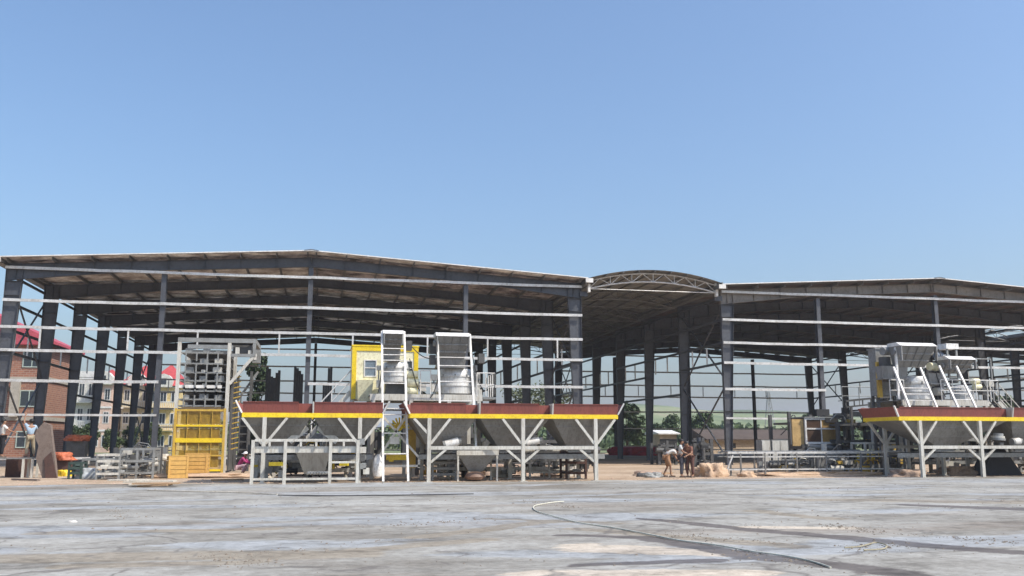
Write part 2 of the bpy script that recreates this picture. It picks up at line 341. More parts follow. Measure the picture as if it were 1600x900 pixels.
SG = [[(G(*a).to_2d(), G(*b).to_2d(), wa, wb) for a, b, wa, wb in L] for L in (DARK_STREAKS, PINK, MUD)]
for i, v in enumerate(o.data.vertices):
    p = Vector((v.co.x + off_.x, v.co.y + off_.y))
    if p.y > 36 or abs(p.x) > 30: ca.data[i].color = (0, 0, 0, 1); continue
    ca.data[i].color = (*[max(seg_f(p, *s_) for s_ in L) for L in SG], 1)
yn = MB(); yn.add([(-60, -60, 0.006), (70, -60, 0.006), (70, 4.0, 0.006), (-60, 4.0, 0.006)], [(0, 1, 2, 3)])
struct(yn.build('yard_apron', YARD))

def hills(name, y0, depth, x0, x1, h, seed, m=HILL, n=120):
    mb = MB(); vs = []; k = 10
    for j in range(k + 1):
        for i in range(n + 1):
            x = x0 + (x1 - x0) * i / n; t = j / k
            prof = math.sin(t * math.pi / 2)
            hh = h * (0.40 + 0.60 * min(1, max(0, (x - 10) / 170))) * (0.62 + 0.55 * noise.noise((x * 0.0035, seed, t * 0.6)) + 0.18 * noise.noise((x * 0.014, seed, t)))
            vs.append((x, y0 + depth * t, max(0, hh * prof) if j else -1))
    fs = [(j * (n + 1) + i, j * (n + 1) + i + 1, (j + 1) * (n + 1) + i + 1, (j + 1) * (n + 1) + i) for j in range(k) for i in range(n)]
    mb.add(vs, fs); return struct(mb.build(name, m, smooth=True))
hills('hills', 420, 420, -500, 1400, 36, 3.0)
hills('hills', 950, 700, -1600, 2600, 30, 8.0)

# ------------------------------------------------------------------ steel halls
GZ = [12.1, 10.1, 8.46, 7.06, 5.22, 3.2, 0.63]
def tapered_col(m, h, sgn, b0=0.42, b1=0.95, fl=0.30):
    mb = MB(); t = 0.02
    mb.box(min(0, sgn * t), max(0, sgn * t), -fl / 2, fl / 2, 0, h)
    mb.prism([(sgn * (b0 - t), -fl / 2, 0), (sgn * b0, -fl / 2, 0), (sgn * b1, -fl / 2, h), (sgn * (b1 - t), -fl / 2, h)], (0, fl, 0))
    mb.prism([(sgn * t, -0.008, 0), (sgn * (b0 - t), -0.008, 0), (sgn * (b1 - t), -0.008, h), (sgn * t, -0.008, h)], (0, 0.016, 0))
    for z in (h * 0.33, h * 0.62, h - 0.9, h - 0.02):
        bb = b0 + (b1 - b0) * z / h - 2 * t
        mb.box(min(sgn * t, sgn * bb), max(sgn * t, sgn * bb), -fl / 2 + 0.01, fl / 2 - 0.01, z, z + 0.02)
    mb.box(min(-sgn * 0.06, sgn * (b0 + 0.08)), max(-sgn * 0.06, sgn * (b0 + 0.08)), -fl / 2 - 0.05, fl / 2 + 0.05, 0.0, 0.03)
    return mb.mesh('column', m)
def h_col(m, z0, h, d=0.38, fl=0.30):
    mb = MB(); t = 0.02
    mb.box(-fl / 2, fl / 2, -d / 2, -d / 2 + t, z0, h); mb.box(-fl / 2, fl / 2, d / 2 - t, d / 2, z0, h); mb.box(-0.008, 0.008, -d / 2 + t, d / 2 - t, z0, h)
    mb.box(-fl / 2 - 0.05, fl / 2 + 0.05, -d / 2 - 0.05, d / 2 + 0.05, z0, z0 + 0.03)
    return mb.mesh('gable_column', m)
def rafter_mesh(L, rise, sgn, d0=1.02, d1=0.62, fl=0.26, npur=8, m=None):
    # from the knee (0,0) to the ridge (sgn*L, rise); the top flange follows the roof line
    mb = MB(); t = 0.02; mid = 0.42
    def top(u): return rise * u
    def dep(u): return d0 + (d1 - d0) * min(1, u / mid)
    def X(u): return sgn * L * u
    st_ = [0, mid, 1.0]
    for a, b in zip(st_, st_[1:]):
        mb.prism([(X(a), -fl / 2, top(a)), (X(b), -fl / 2, top(b)), (X(b), -fl / 2, top(b) - t), (X(a), -fl / 2, top(a) - t)], (0, fl, 0))
        mb.prism([(X(a), -fl / 2, top(a) - dep(a)), (X(b), -fl / 2, top(b) - dep(b)), (X(b), -fl / 2, top(b) - dep(b) + t), (X(a), -fl / 2, top(a) - dep(a) + t)], (0, fl, 0))
        mb.prism([(X(a), -0.008, top(a) - t), (X(b), -0.008, top(b) - t), (X(b), -0.008, top(b) - dep(b) + t), (X(a), -0.008, top(a) - dep(a) + t)], (0, 0.016, 0))
    for k in range(npur + 1):
        u = min(0.995, (k + 0.25) / (npur + 0.25)); x = X(u)
        mb.box(x - 0.012, x + 0.012, -fl / 2 + 0.005, fl / 2 - 0.005, top(u) - dep(u) + t, top(u) - t)
    mb.box(min(-sgn*0.004, sgn*0.016), max(-sgn*0.004, sgn*0.016), -fl/2, fl/2, -d0 + 0.005, -0.003); mb.box(min(sgn*0.93, sgn*0.95), max(sgn*0.93, sgn*0.95), -fl/2+.01, fl/2-.01, -d0 + t + 0.003, top(.95/L)-t-.004)
    return mb.mesh('rafter', m or rafter_m)
def c_sec(L, axis, m, name, hgt=0.2, wid=0.07, t=0.012):
    mb = MB()
    if axis == 'X':
        mb.box(0, L, -t, 0, -hgt / 2, hgt / 2); mb.box(0, L, 0, wid, hgt / 2 - t, hgt / 2); mb.box(0, L, 0, wid, -hgt / 2, -hgt / 2 + t)
    else:
        mb.box(-t, 0, 0, L, -hgt / 2, hgt / 2); mb.box(0, wid, 0, L, hgt / 2 - t, hgt / 2); mb.box(0, wid, 0, L, -hgt / 2, -hgt / 2 + t)
    return mb.mesh(name, m)
def sheet_mesh(L, rise, sgn, wy, m):
    mb = MB(); n = 4; prof = []
    for k in range(n):
        y = wy * k / n; q = wy / n
        prof += [(y, 0), (y + q * 0.55, 0), (y + q * 0.66, 0.035), (y + q * 0.89, 0.035)]
    prof += [(wy + 0.004, 0)]
    vs = [(0, y, z) for y, z in prof] + [(sgn * L, y, z + rise) for y, z in prof]; N = len(prof)
    vs += [(0, y, z - 0.012) for y, z in prof] + [(sgn * L, y, z + rise - 0.012) for y, z in prof]
    fs = [(k, k + 1, N + k + 1, N + k) for k in range(N - 1)] + [(2 * N + k + 1, 2 * N + k, 3 * N + k, 3 * N + k + 1) for k in range(N - 1)]
    fs += [(k + 1, k, 2 * N + k, 2 * N + k + 1) for k in range(N - 1)] + [(N + k, N + k + 1, 3 * N + k + 1, 3 * N + k) for k in range(N - 1)]
    mb.add(vs, fs); return mb.mesh('roof_sheet', m)
BAY, NB, YF = 8.0, 6, 60.5
YB = YF + BAY * NB
def hall(name, label, x0, x1, ze, zr, sheets, front_cuts, label_seed, gables=True, sides=(True, True), strut_px=(), mids=(0.25, 0.5, 0.75), front=None, skylights=False, yf=YF, nb=NB, gable_missing=()):
    root = thing(name, ((x0 + x1) / 2, yf, 0), label, 'steel hall')
    rr = random.Random(label_seed); xm = (x0 + x1) / 2; half = (x1 - x0) / 2; yb = yf + nb * BAY
    zt = ze - 0.27                                     # top of the frame at the eave
    rise = zr - ze
    for s, xe in ((1, x0), (-1, x1)):
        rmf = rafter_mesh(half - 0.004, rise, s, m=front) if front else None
        cm = tapered_col(steel, zt - 1.03, s); rm = rafter_mesh(half - 0.004, rise, s); 
        for k in range(nb + 1):
            y = yf + k * BAY
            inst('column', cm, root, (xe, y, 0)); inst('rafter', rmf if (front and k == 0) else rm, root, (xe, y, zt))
        np_ = 8; pm = c_sec(nb * BAY + 1.7, 'Y', galv_dull_shade, 'purlin', 0.22)
        for k in range(np_ + 1):
            u = min(0.985, (k + 0.25) / (np_ + 0.25)) if k else 0.012
            inst('purlin', pm, root, (xe + s * half * u, yf - 0.85, zt + rise * u + 0.115))
        ms = [sheet_mesh(half + 0.25, rise * (half + 0.25) / half, s, 1.0, m) for m in sheets]
        sky_ms = sheet_mesh(half + 0.25, rise * (half + 0.25) / half, s, 1.0, skylight_m) if skylights else None
        n = int(nb * BAY + 2)
        for k in range(n):
            inst('roof_sheet', sky_ms if (skylights and k in (4, 11, 12, 18, 25, 32, 33, 41)) else rr.choice(ms), root, (xe - s * 0.25, yf - 1.0 + k, zt + 0.235 - rise * 0.25 / half))
        gm = MB(); gm.box(0, 0.5, 0, nb * BAY + 2.2, 0, 0.02); gm.box(0, 0.02, 0, nb * BAY + 2.2, 0, 0.26); gm.box(0.48, 0.5, 0, nb * BAY + 2.2, 0, 0.26); gm.box(0, 0.5, 0, 0.015, 0, 0.26)
        o = inst('gutter', gm.mesh('gutter', galv_dull_shade), root, (xe - s * 0.3 - 0.25, yf - 1.1, zt - 0.06)); ge = MB(); ge.box(xe - s * .3 - .26, xe - s * .3 + .26, yf - 1.16, yf - 1.105, zt - .07, zt + .22); ge.build('gutter_end', white, root)
        dp = MB(); dp.tube((0, 0, -1.1), (0, 0, 0.0), 0.07, 10); dp.box(-0.12, 0.12, -0.09, 0.09, -0.05, 0.02)
        # roof edge flashing along the front verge
        fm = MB(); fm.prism([(xe - s * 0.25, yf - 1.03, zt + 0.25 - rise * 0.25 / half), (xm, yf - 1.03, zt + 0.25 + rise), (xm, yf - 1.03, zt + 0.315 + rise), (xe - s * 0.25, yf - 1.03, zt + 0.315 - rise * 0.25 / half)], (0, 0.26, 0))
        fm.build('verge_flashing', white, root)
        # eave strut and side girts
        side = sides[0] if s == 1 else sides[1]
        if side:
            for k in range(nb):
                for z in GZ[1:5]:
                    if rr.random() < 0.06: continue
                    if z == GZ[4] and rr.random() < 0.35: continue
                    inst('side_girt', side_girt_me(), root, (xe - s * 0.01 - (0 if s == 1 else 0), yf + k * BAY, z), label=None)
                inst('side_girt', side_girt_me(), root, (xe, yf + k * BAY, 11.75))
                for q in (0.33, 0.67):
                    inst('girt_strut', strut_me(), root, (xe, yf + (k + q) * BAY, GZ[3] + 0.1))
            for k in (0, nb - 1):
                bm_ = MB(); ya = yf + k * BAY + 0.15; yb_ = ya + BAY - 0.3
                for za, zb in ((0.3, 5.6), (5.9, 11.3)):
                    bm_.bar((xe + s * 0.25, ya, za), (xe + s * 0.25, yb_, zb), 0.09, 0.09); bm_.bar((xe + s * 0.31, ya, zb), (xe + s * 0.31, yb_, za), 0.09, 0.09)
                bm_.build('wind_brace', steel, root)
    rd = MB(); rd.prism([(xm - 0.45, yf - 1.05, zt + 0.30 + rise), (xm, yf - 1.05, zt + 0.36 + rise), (xm + 0.45, yf - 1.05, zt + 0.30 + rise), (xm + 0.45, yf - 1.05, zt + 0.26 + rise), (xm, yf - 1.05, zt + 0.32 + rise), (xm - 0.45, yf - 1.05, zt + 0.26 + rise)], (0, nb * BAY + 2, 0))
    rd.build('ridge_cap', steel, root)
    for f_ in mids:                                    # gable columns
        x = x0 + (x1 - x0) * f_; zz = zt + rise * (1 - abs(x - xm) / half) - 0.66 - (0.18 if f_ != 0.5 else 0)
        for yy in ((yf, yb) if f_ not in gable_missing else (yf,)):
            inst('gable_column', h_col(steel, 0, zz), root, (x, yy + 0.06, 0))
    for yy, cuts in ((yf, front_cuts), (yb, [[(x0, x1)]] * 7)):
        for z, segs in zip(GZ, cuts):
            for a, b in segs:
                n = max(1, round((b - a) / 9.0))
                for k in range(n):
                    xa = a + (b - a) * k / n; L = (b - a) / n
                    sag = rr.uniform(-0.012, 0.012)
                    gme = c_sec(L + (0.02 if k < n - 1 else 0), 'X', galv, 'wall_girt', 0.17 if z > 3.5 else 0.13)
                    bm = bmesh.new(); bm.from_mesh(gme); bmesh.ops.subdivide_edges(bm, edges=[e for e in bm.edges if e.calc_length() > 2], cuts=9)
                    for v in bm.verts: q_ = math.sin(math.pi * v.co.x / L) * 1.0; v.co.z += q_ * (-.02 + .035 * noise.noise((v.co.x * .5, z * 3, k * 7.1))); v.co.y += q_ * .03 * noise.noise((v.co.x * .6, z * 5, k * 3.3))
                    bm.to_mesh(gme); bm.free()
                    g_ = inst('wall_girt', gme, root,
                         (xa, yy - 0.30 if yy == yf else yy + 0.25, z + sag))
    for px in strut_px:
        p = P(px, 540, yf - 0.3); inst('girt_strut', strut_me(), root, (p.x, yf - 0.28, GZ[3] + 0.1))
    for k in range(8):
        inst('girt_strut', strut_me(), root, (x0 + (x1 - x0) * (k + 0.5) / 8, yb + 0.28, GZ[3] + 0.1))
    return root
_cache = {}
def side_girt_me():
    if 'sg' not in _cache: _cache['sg'] = c_sec(BAY, 'Y', steel, 'side_girt', 0.17)  # side girts take the dark frame steel, their shade put into the colour
    return _cache['sg']
def strut_me():
    if 'st' not in _cache:
        mb = MB(); mb.box(-0.05, 0.05, -0.03, 0.03, 0, GZ[2] - GZ[3] - 0.2); _cache['st'] = mb.mesh('girt_strut', galv)
    return _cache['st']
LX0, LX1, RX0, RX1 = -19.25, 17.15, 27.4, 61.4
full = [(LX0, LX1)]
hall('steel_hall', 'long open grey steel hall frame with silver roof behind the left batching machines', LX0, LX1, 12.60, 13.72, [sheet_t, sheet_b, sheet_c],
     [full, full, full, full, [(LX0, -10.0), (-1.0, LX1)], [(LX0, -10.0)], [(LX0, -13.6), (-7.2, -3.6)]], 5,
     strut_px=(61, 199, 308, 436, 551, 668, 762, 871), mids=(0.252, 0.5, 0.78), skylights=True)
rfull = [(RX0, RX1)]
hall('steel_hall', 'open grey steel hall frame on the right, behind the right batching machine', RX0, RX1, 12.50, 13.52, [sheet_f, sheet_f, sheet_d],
     [rfull, rfull, rfull, rfull, [(RX0, 35.1)], [(RX0, 33.6)], []], 9, gable_missing=(), mids=(0.222, 0.505, 0.76), front=mat('beige_front_rafter', (0.27, 0.245, 0.215), 0.7, 0.0, (0.17, 0.155, 0.14), 0.6, 0.6))  # front rafters are beige and paler than the inner ones
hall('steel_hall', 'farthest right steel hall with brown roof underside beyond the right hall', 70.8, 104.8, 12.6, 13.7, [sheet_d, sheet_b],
     [[(70.8, 104.8)]] * 4 + [[], [], []], 12, sides=(True, False))

# arched canopies between the halls
def arch_canopy(x0, x1, label, n=7, open_bays=()):
    root = thing('arched_canopy', ((x0 + x1) / 2, YF, 12), label, 'canopy roof')
    N = 12; xm = (x0 + x1) / 2; hw = (x1 - x0) / 2
    def top(u): return 12.48 + 0.68 * (1 - u * u)
    def bot(u): return 11.95 + 0.62 * (1 - u * u)
    mb = MB()
    pts_t = [(xm + hw * u, 0, top(u)) for u in [-1 + 2 * k / N for k in range(N + 1)]]
    pts_b = [(xm + hw * u, 0, bot(u)) for u in [-1 + 2 * k / N for k in range(N + 1)]]
    ch = MB(); ch.path(pts_t, 0.05); ch.path(pts_b, 0.055)
    wb = MB()
    for k in range(N):
        a, b = (pts_b[k], pts_t[k + 1]) if k % 2 == 0 else (pts_t[k], pts_b[k + 1])
        wb.tube(a, b, 0.028, 6)
    for k in range(0, N + 1, 2): wb.tube(pts_b[k], pts_t[k], 0.028, 6)
    wb.tube(pts_b[0], pts_b[N], 0.03, 6)
    cme = ch.mesh('truss_chord', galv); wme = wb.mesh('truss_web', galv); cme_shade = ch.mesh('truss_chord', galv_dull_shade); wme_shade = wb.mesh('truss_web', galv_dull_shade)  # inner trusses get a darker copy, roof shade put into the colour
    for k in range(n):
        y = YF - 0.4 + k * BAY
        inst('truss_chord', cme if k == 0 else cme_shade, root, (0, y, 0)); inst('truss_web', wme if k == 0 else wme_shade, root, (0, y, 0))
    for u in [-1 + 2 * k / 8 for k in range(9)]:
        t = MB(); t.box(xm + hw * u - 0.03, xm + hw * u + 0.03, YF - 0.9, YB + 0.6, top(u) + 0.06, top(u) + 0.16); t.build('purlin', galv_dull_shade, root)
    for k in range(50):
        vs = []; M = 16
        if k < 2:
            sm = MB()
            for i in range(M + 1):
                u = -1.07 + 2.14 * i / M
                for y, dz in ((0, 0), (0.45, 0), (0.5, 0.035), (0.6, 0.035), (0.65, 0), (1.003, 0)): vs.append((xm + hw * u, y, top(u) + 0.17 + dz))
            nn = len(vs)
            fs = [(i * 6 + j, i * 6 + j + 1, (i + 1) * 6 + j + 1, (i + 1) * 6 + j) for i in range(M) for j in range(5)]
            sm.add(vs, fs); _cache['arch%d' % k] = sm.mesh('roof_sheet', [sheet_e, sheet_e][k])
        if k in open_bays: continue
        o = inst('roof_sheet', _cache['arch%d' % (k % 2)], root, (0, YF - 0.95 + k, 0))
    for x, s in ((x0, 1), (x1, -1)):
        b = MB(); b.box(x - s * .30, x - s * .27, YF - .9, YB + .9, 12.15, 12.66); b.build('side_flashing', sheet_e, root)
        b = MB(); b.box(x - 0.08, x + 0.08, YF - 0.55, YF - 0.25, 11.7, 12.65); b.build('end_post', white, root)
        bb = MB(); bb.box(min(x, x - s * 0.55), max(x, x - s * 0.55), YF - 0.15, YF + 0.15, 11.45, 11.78); bb.build('bracket', steel, root)
    return root
arch_canopy(17.6, 26.95, 'arched truss canopy roof spanning the gap between the left and middle halls')
arch_canopy(61.8, 70.4, 'arched truss canopy roof spanning the gap beyond the right hall', open_bays=[*range(12, 19), *range(22, 27)])

# ------------------------------------------------------------------ batching machines
def obox(name, m, parent, *args, label=None):
    if name in ('leg', 'support_leg', 'overhang_frame', 'corner_frame', 'cage_post', 'top_frame'):
        for a in args: b = MB(); b.box(*a); o = b.build(name, m, parent)
        return o
    b = MB()
    for a in args: b.box(*a)
    return b.build(name, m, parent, label=label)
YL, YK = 37.4, 40.1                                   # front and back legs of the batching machines
def batcher(label, xl, xr, bins, posts, rail, ztop=3.12, zb=2.62):
    root = thing('batching_machine', ((xl + xr) / 2, YL, 0), label, 'batching machine')
    hb = 0.088
    obox('top_beam', yellow, root, (xl, xr, YL - 0.06, YL + 0.06, zb - hb, zb + hb))
    obox('top_beam', yellow, root, (xl, xr, YK - 0.06, YK + 0.06, zb - hb, zb + hb))
    for x in (xl, xr):
        obox('end_beam', yellow, root, (x - 0.05 if x == xr else x - 0.003, x + 0.003 if x == xr else x + 0.05, YL + 0.062, YK - 0.062, zb - hb + 0.004, zb + hb - 0.004))
    for i, (a, b) in enumerate(bins):
        # front skirt: a plate leaning outwards, its right part set back behind the divider
        rec = 0.0 if b >= xr - 0.01 else min(0.55, (b - a) * 0.2)
        mb = MB(); z0 = zb + hb; fl = 0.14
        mb.prism([(a + 0.02, YL - 0.02, z0), (b - rec - 0.0, YL - 0.02, z0), (b - rec, YL - 0.09, ztop), (a + 0.02, YL - 0.09, ztop)], (0, 0.012, 0))
        mb.box(a + 0.02, b - rec, YL - 0.12, YL - 0.07, ztop - 0.002, ztop + 0.02)
        mb.build('front_skirt', red, root)
        if rec:
            mb = MB(); mb.box(b - rec, b, YL + 0.30, YL + 0.315, z0, ztop - 0.03)
            mb.prism([(b - rec, YL - 0.02, z0), (b - rec, YL + 0.31, z0), (b - rec, YL + 0.31, ztop - 0.03), (b - rec, YL - 0.09, ztop)], (-0.012, 0, 0))
            mb.build('recessed_skirt', red, root)
            dv = MB(); dv.prism([(b, YL - 0.06, z0), (b, YL + 0.5, z0), (b, YL + 0.5, ztop + 0.03), (b, YL - 0.16, ztop + 0.03)], (0.06, 0, 0))
            dv.build('divider_plate', offwhite, root)
        mb = MB(); mb.prism([(a + 0.02, YK + 0.02, z0), (b - 0.02, YK + 0.02, z0), (b - 0.02, YK + fl + 0.1, ztop + 0.07), (a + 0.02, YK + fl + 0.1, ztop + 0.07)], (0, 0.012, 0))
        mb.build('back_skirt', red, root)
        # hopper
        cx = (a + b) / 2; hp = MB(); n0 = (a + 0.03, b - 0.03, YL + 0.07, YK - 0.07); n1 = (cx - 0.62, cx + 0.62, (YL + YK) / 2 - 0.55, (YL + YK) / 2 + 0.55)
        hp.frustum(n0, zb - 0.02, n1, 1.45); hp.box(n1[0], n1[1], n1[2], n1[3], 1.28, 1.455)
        for u in (0.33, 0.66):
            hp.bar((a + (n1[0] - a) * u, YL + 0.05 + (n1[2] - YL) * u, zb - (zb - 1.45) * u), (b + (n1[1] - b) * u, YL + 0.05 + (n1[2] - YL) * u, zb - (zb - 1.45) * u), 0.05, 0.05)
        hp.build('hopper', bin_m, root)
        gt = MB(); gt.box(cx - 0.5, cx + 0.5, (YL + YK) / 2 - 0.45, (YL + YK) / 2 - 0.38, 1.15, 1.4); gt.tube((cx - 0.1, (YL + YK) / 2 - 0.42, 1.5), (cx + 0.45, (YL + YK) / 2 - 0.5, 1.62), 0.055)
        gt.build('discharge_gate', mgrey, root)
    for x, s, yy in ((xl, -1, 0), (xr, 1, 0)):
        mb = MB(); mb.prism([(x, YL, zb + hb), (x, YK, zb + hb), (x + s * 0.22, YK + 0.1, ztop + 0.02), (x + s * 0.22, YL - 0.09, ztop + 0.02)], (s * 0.012, 0, 0))
        mb.build('end_skirt', red, root)
        e = MB(); e.bar((x + s * 0.005, YL - 0.04, zb + hb), (x + s * 0.25, YL - 0.13, ztop + 0.06), 0.07, 0.06); e.build('skirt_edge', white, root)
    pb = MB(); pw = 0.15; pb.box(-pw / 2, pw / 2, -pw / 2, pw / 2, 0, zb - hb); pb.box(-0.16, 0.16, -0.16, 0.16, 0, 0.02); pm = pb.mesh('leg', offwhite)
    for x in posts:
        inst('leg', pm, root, (x, YL, 0)); inst('leg', pm, root, (x, YK, 0))
        for s in (-1, 1):
            xe = x + s * 0.85
            if xe < xl - 0.05 or xe > xr + 0.05:
                xe = x + s * min(0.62, abs((xl if s < 0 else xr) - x)); z1 = zb - hb - abs(xe - x) * 0.95
            else: z1 = 1.52
            b = MB(); b.bar((x + s * 0.07, YL, z1), (xe, YL, zb - hb - 0.01), 0.10, 0.10, (0, 1, 0)); b.build('knee_brace', offwhite, root)
            b = MB(); b.bar((x + s * 0.07, YK, z1), (xe, YK, zb - hb - 0.01), 0.10, 0.10, (0, 1, 0)); b.build('knee_brace', offwhite, root)
    if rail:
        for y in (YL, YK): obox('mid_rail', offwhite, root, (posts[0] + pw / 2, min(xr, rail), y - 0.06, y + 0.06, 1.28, 1.42))
        for x in posts:
            for s in (-1, 1):
                if x + s > posts[0] - 0.1 and x + s < rail:
                    b = MB(); b.bar((x + s * 0.07, YL, 0.78), (x + s * 0.68, YL, 1.285), 0.09, 0.09, (0, 1, 0)); b.build('knee_brace', offwhite, root)
    # collecting belt under the bins
    yc = (YL + YK) / 2
    b = MB(); b.box(xl + 0.5, xr - 0.3, yc - 0.42, yc - 0.34, 0.88, 1.08); b.box(xl + 0.5, xr - 0.3, yc + 0.34, yc + 0.42, 0.88, 1.08)
    b.build('belt_frame', mgrey, root)
    b = MB(); b.box(xl + 0.45, xr - 0.25, yc - 0.33, yc + 0.33, 1.09, 1.11); b.box(xl + 0.45, xr - 0.25, yc - 0.33, yc + 0.33, 0.9, 0.92); b.build('belt', rubber, root)
    rm = MB(); rm.tube((0, -0.4, 0), (0, 0.4, 0), 0.05); rme = rm.mesh('roller', mgrey)
    k = xl + 0.6
    while k < xr - 0.4: inst('roller', rme, root, (k, yc, 1.03)); k += 0.6
    return root
def X_(px, Y=YL): return P(px, 650, Y).x
A1 = batcher('shortest batching machine with red skirt and yellow beam, left of the yellow cabin ladder', X_(378), X_(598), [(X_(378), X_(488)), (X_(488), X_(598))], [X_(414), X_(563)], None)
B1 = batcher('three-bin batching machine with red skirts on off-white legs, standing right of the tall ladder', X_(640), X_(965), [(X_(640), X_(748)), (X_(748), X_(862)), (X_(862), X_(965))], [X_(671), X_(817), X_(930)], X_(930), )
cx = X_(1403)
C1 = batcher('batching machine with red skirt cut off by the right edge of the photo', cx, cx + 11.2, [(cx, X_(1580)), (X_(1580), cx + 8.4), (cx + 8.4, cx + 11.2)], [X_(1436), X_(1529), X_(1640), X_(1720)], X_(1720))
# weighing hopper and extras under the three-bin machine
t = thing('weighing_hopper', P(743, 700, 38.6) * 1.0, 'pale-rimmed grey weighing hopper on thin legs under the three-bin batching machine', 'hopper'); t.location.z = 0; WP[t.name].z = 0
a, b = P(714, 706, 38.2).x, P(776, 706, 38.2).x
h = MB(); h.frustum((a, b, 38.0, 39.4), 1.12, (a + 0.55, b - 0.55, 38.45, 38.95), 0.38); h.build('funnel', mgrey, t)
obox('rim', offwhite, t, (a - 0.04, b + 0.04, 37.95, 38.0, 1.05, 1.24), (a - 0.04, b + 0.04, 39.4, 39.45, 1.05, 1.24))
for x in (a + 0.02, b - 0.02):
    for y in (38.0, 39.4): obox('leg', offwhite, t, (x - 0.035, x + 0.035, y - 0.035, y + 0.035, 0, 1.05))
d = MB(); d.lathe((a + 0.75, 38.2, 0.02), [(0.1, 0), (0.36, 0.05), (0.42, 0.16), (0.34, 0.3), (0.12, 0.36)], 16); tag(d.build('gear_housing', mat('copper_brown_casting', (0.24, 0.15, 0.11), 0.6), None, True), 'round coppery machine casting on the ground under the weighing hopper', 'machine part')
# motor drums with covers seen under the machine
def motor(px, py, Y, L, r, m, label, ang=0.0, cat='motor'):
    p = P(px, py, Y); t = thing('gear_motor', p, label, cat)
    b = MB(); d = Vector((math.cos(ang), 0, math.sin(ang)))
    b.tube(p - d * L / 2, p + d * L / 2, r, 14); b.build('casing', m, t, True)
    b = MB(); b.tube(p + d * L / 2, p + d * (L / 2 + 0.12), r * 0.8, 12); b.tube(p - d * (L / 2 + 0.1), p - d * L / 2, r * 1.08, 12)
    b.build('end_cover', mgrey, t, True)
    b = MB(); b.box(p.x - 0.1, p.x + 0.1, p.y - r * 0.7, p.y + r * 0.7, p.z - r - 0.1, p.z - r * 0.8); b.build('foot', dgrey, t)
    return t
motor(706, 692, 37.9, 0.55, 0.17, white, 'white tilted gear motor resting on the mid rail of the three-bin machine', 0.25)
motor(832, 690, 37.9, 0.55, 0.15, white, 'white gear motor hanging between the middle and right legs of the three-bin machine', 0.2)

# ------------------------------------------------------------------ mixing towers
def hoist(root, xl, xr, ybot, zbot, ytop, ztop, rungs):
    for x in (xl, xr):
        b = MB(); b.bar((x, ybot, zbot), (x, ytop, ztop), 0.085, 0.085); b.build('hoist_rail', white, root)
    rm = MB(); rm.tube((0, 0, 0), (xr - xl, 0, 0), 0.022, 8); me = rm.mesh('rung', white)
    for u in rungs: inst('rung', me, root, (xl, ybot + (ytop - ybot) * u - 0.0, zbot + (ztop - zbot) * u))
def skip(root, x0, x1, z0, z1, y, taper=0.12):
    b = MB(); D1 = 1.0
    b.add([(x0 + taper, y + 0.75, z0), (x1 - taper, y + 0.75, z0), (x1 - taper, y + D1, z0), (x0 + taper, y + D1, z0), (x0, y, z1), (x1, y, z1), (x1, y + D1, z1), (x0, y + D1, z1)],
          [(3, 2, 1, 0), (4, 5, 6, 7), (0, 1, 5, 4), (1, 2, 6, 5), (2, 3, 7, 6), (3, 0, 4, 7)])
    for u in (0.3, 0.62):
        zz = z0 + (z1 - z0) * u; yy = y + 0.75 * (1 - u); k = taper * (1 - u)
        b.bar((x0 + k, yy - 0.02, zz), (x1 - k, yy - 0.02, zz), 0.05, 0.06)
    for v in (0.25, 0.5, 0.75):
        xa = x0 + taper + (x1 - x0 - 2 * taper) * v; xb = x0 + (x1 - x0) * v; b.bar((xa, y + 0.73, z0), (xb, y - 0.02, z1 - 0.05), 0.035, 0.035)
    for xx in (x0, x1 - .05): b.box(xx, xx + .05, y - .05, y + .1, z0 + (z1 - z0) * .25, z1)
    for xx in (x0 - .05, x1 + .05): b.tube((xx - .05, y + .5, z1 - .3), (xx + .05, y + .5, z1 - .3), .13, 12)
    s = b.build('skip_bucket', mat('worn_skip_plate', (0.27, 0.27, 0.26), 0.55, 0.0, (0.15, 0.147, 0.14), 3, 0.9, streak=True), root)
    c = MB(); c.prism([(x0 - 0.03, y - 0.06, z1 - 0.02), (x0 - 0.03, y + 0.30, z1 + 0.17), (x0 - 0.03, y + D1 + .05, z1 + 0.17), (x0 - 0.03, y + D1 + .05, z1)], (x1 - x0 + 0.06, 0, 0))
    c.build('bucket_cover', white, s)
    return s
def drum(root, x, y, r, z0, z1):
    H = z1 - z0; b = MB()
    b.lathe((x, y, z0), [(r * 0.9, 0), (r, 0.05), (r, H * 0.3), (r * 1.05, H * 0.32), (r * 1.05, H * 0.38), (r, H * 0.4), (r, H * 0.66), (r * 1.05, H * 0.68), (r * 1.05, H * 0.74), (r * 0.96, H * 0.76), (r * 0.94, H * 0.92), (r * 0.85, H), (0.1, H + 0.05)], 36)
    d = b.build('mixer_drum', mat('silver_mixer_steel', (0.70, 0.70, 0.68), 0.38, 0.2, (0.50, 0.49, 0.46), 2.0, 0.7, streak=True), root, True)
    n = MB()
    for k in range(10):
        t = 2 * math.pi * k / 10 + 0.2; n.box(x + math.cos(t) * r * 1.07 - 0.03, x + math.cos(t) * r * 1.07 + 0.03, y + math.sin(t) * r * 1.07 - 0.03, y + math.sin(t) * r * 1.07 + 0.03, z0 + H * 0.66, z0 + H * 0.78)
    n.build('clamp_ring', mgrey, d); return d
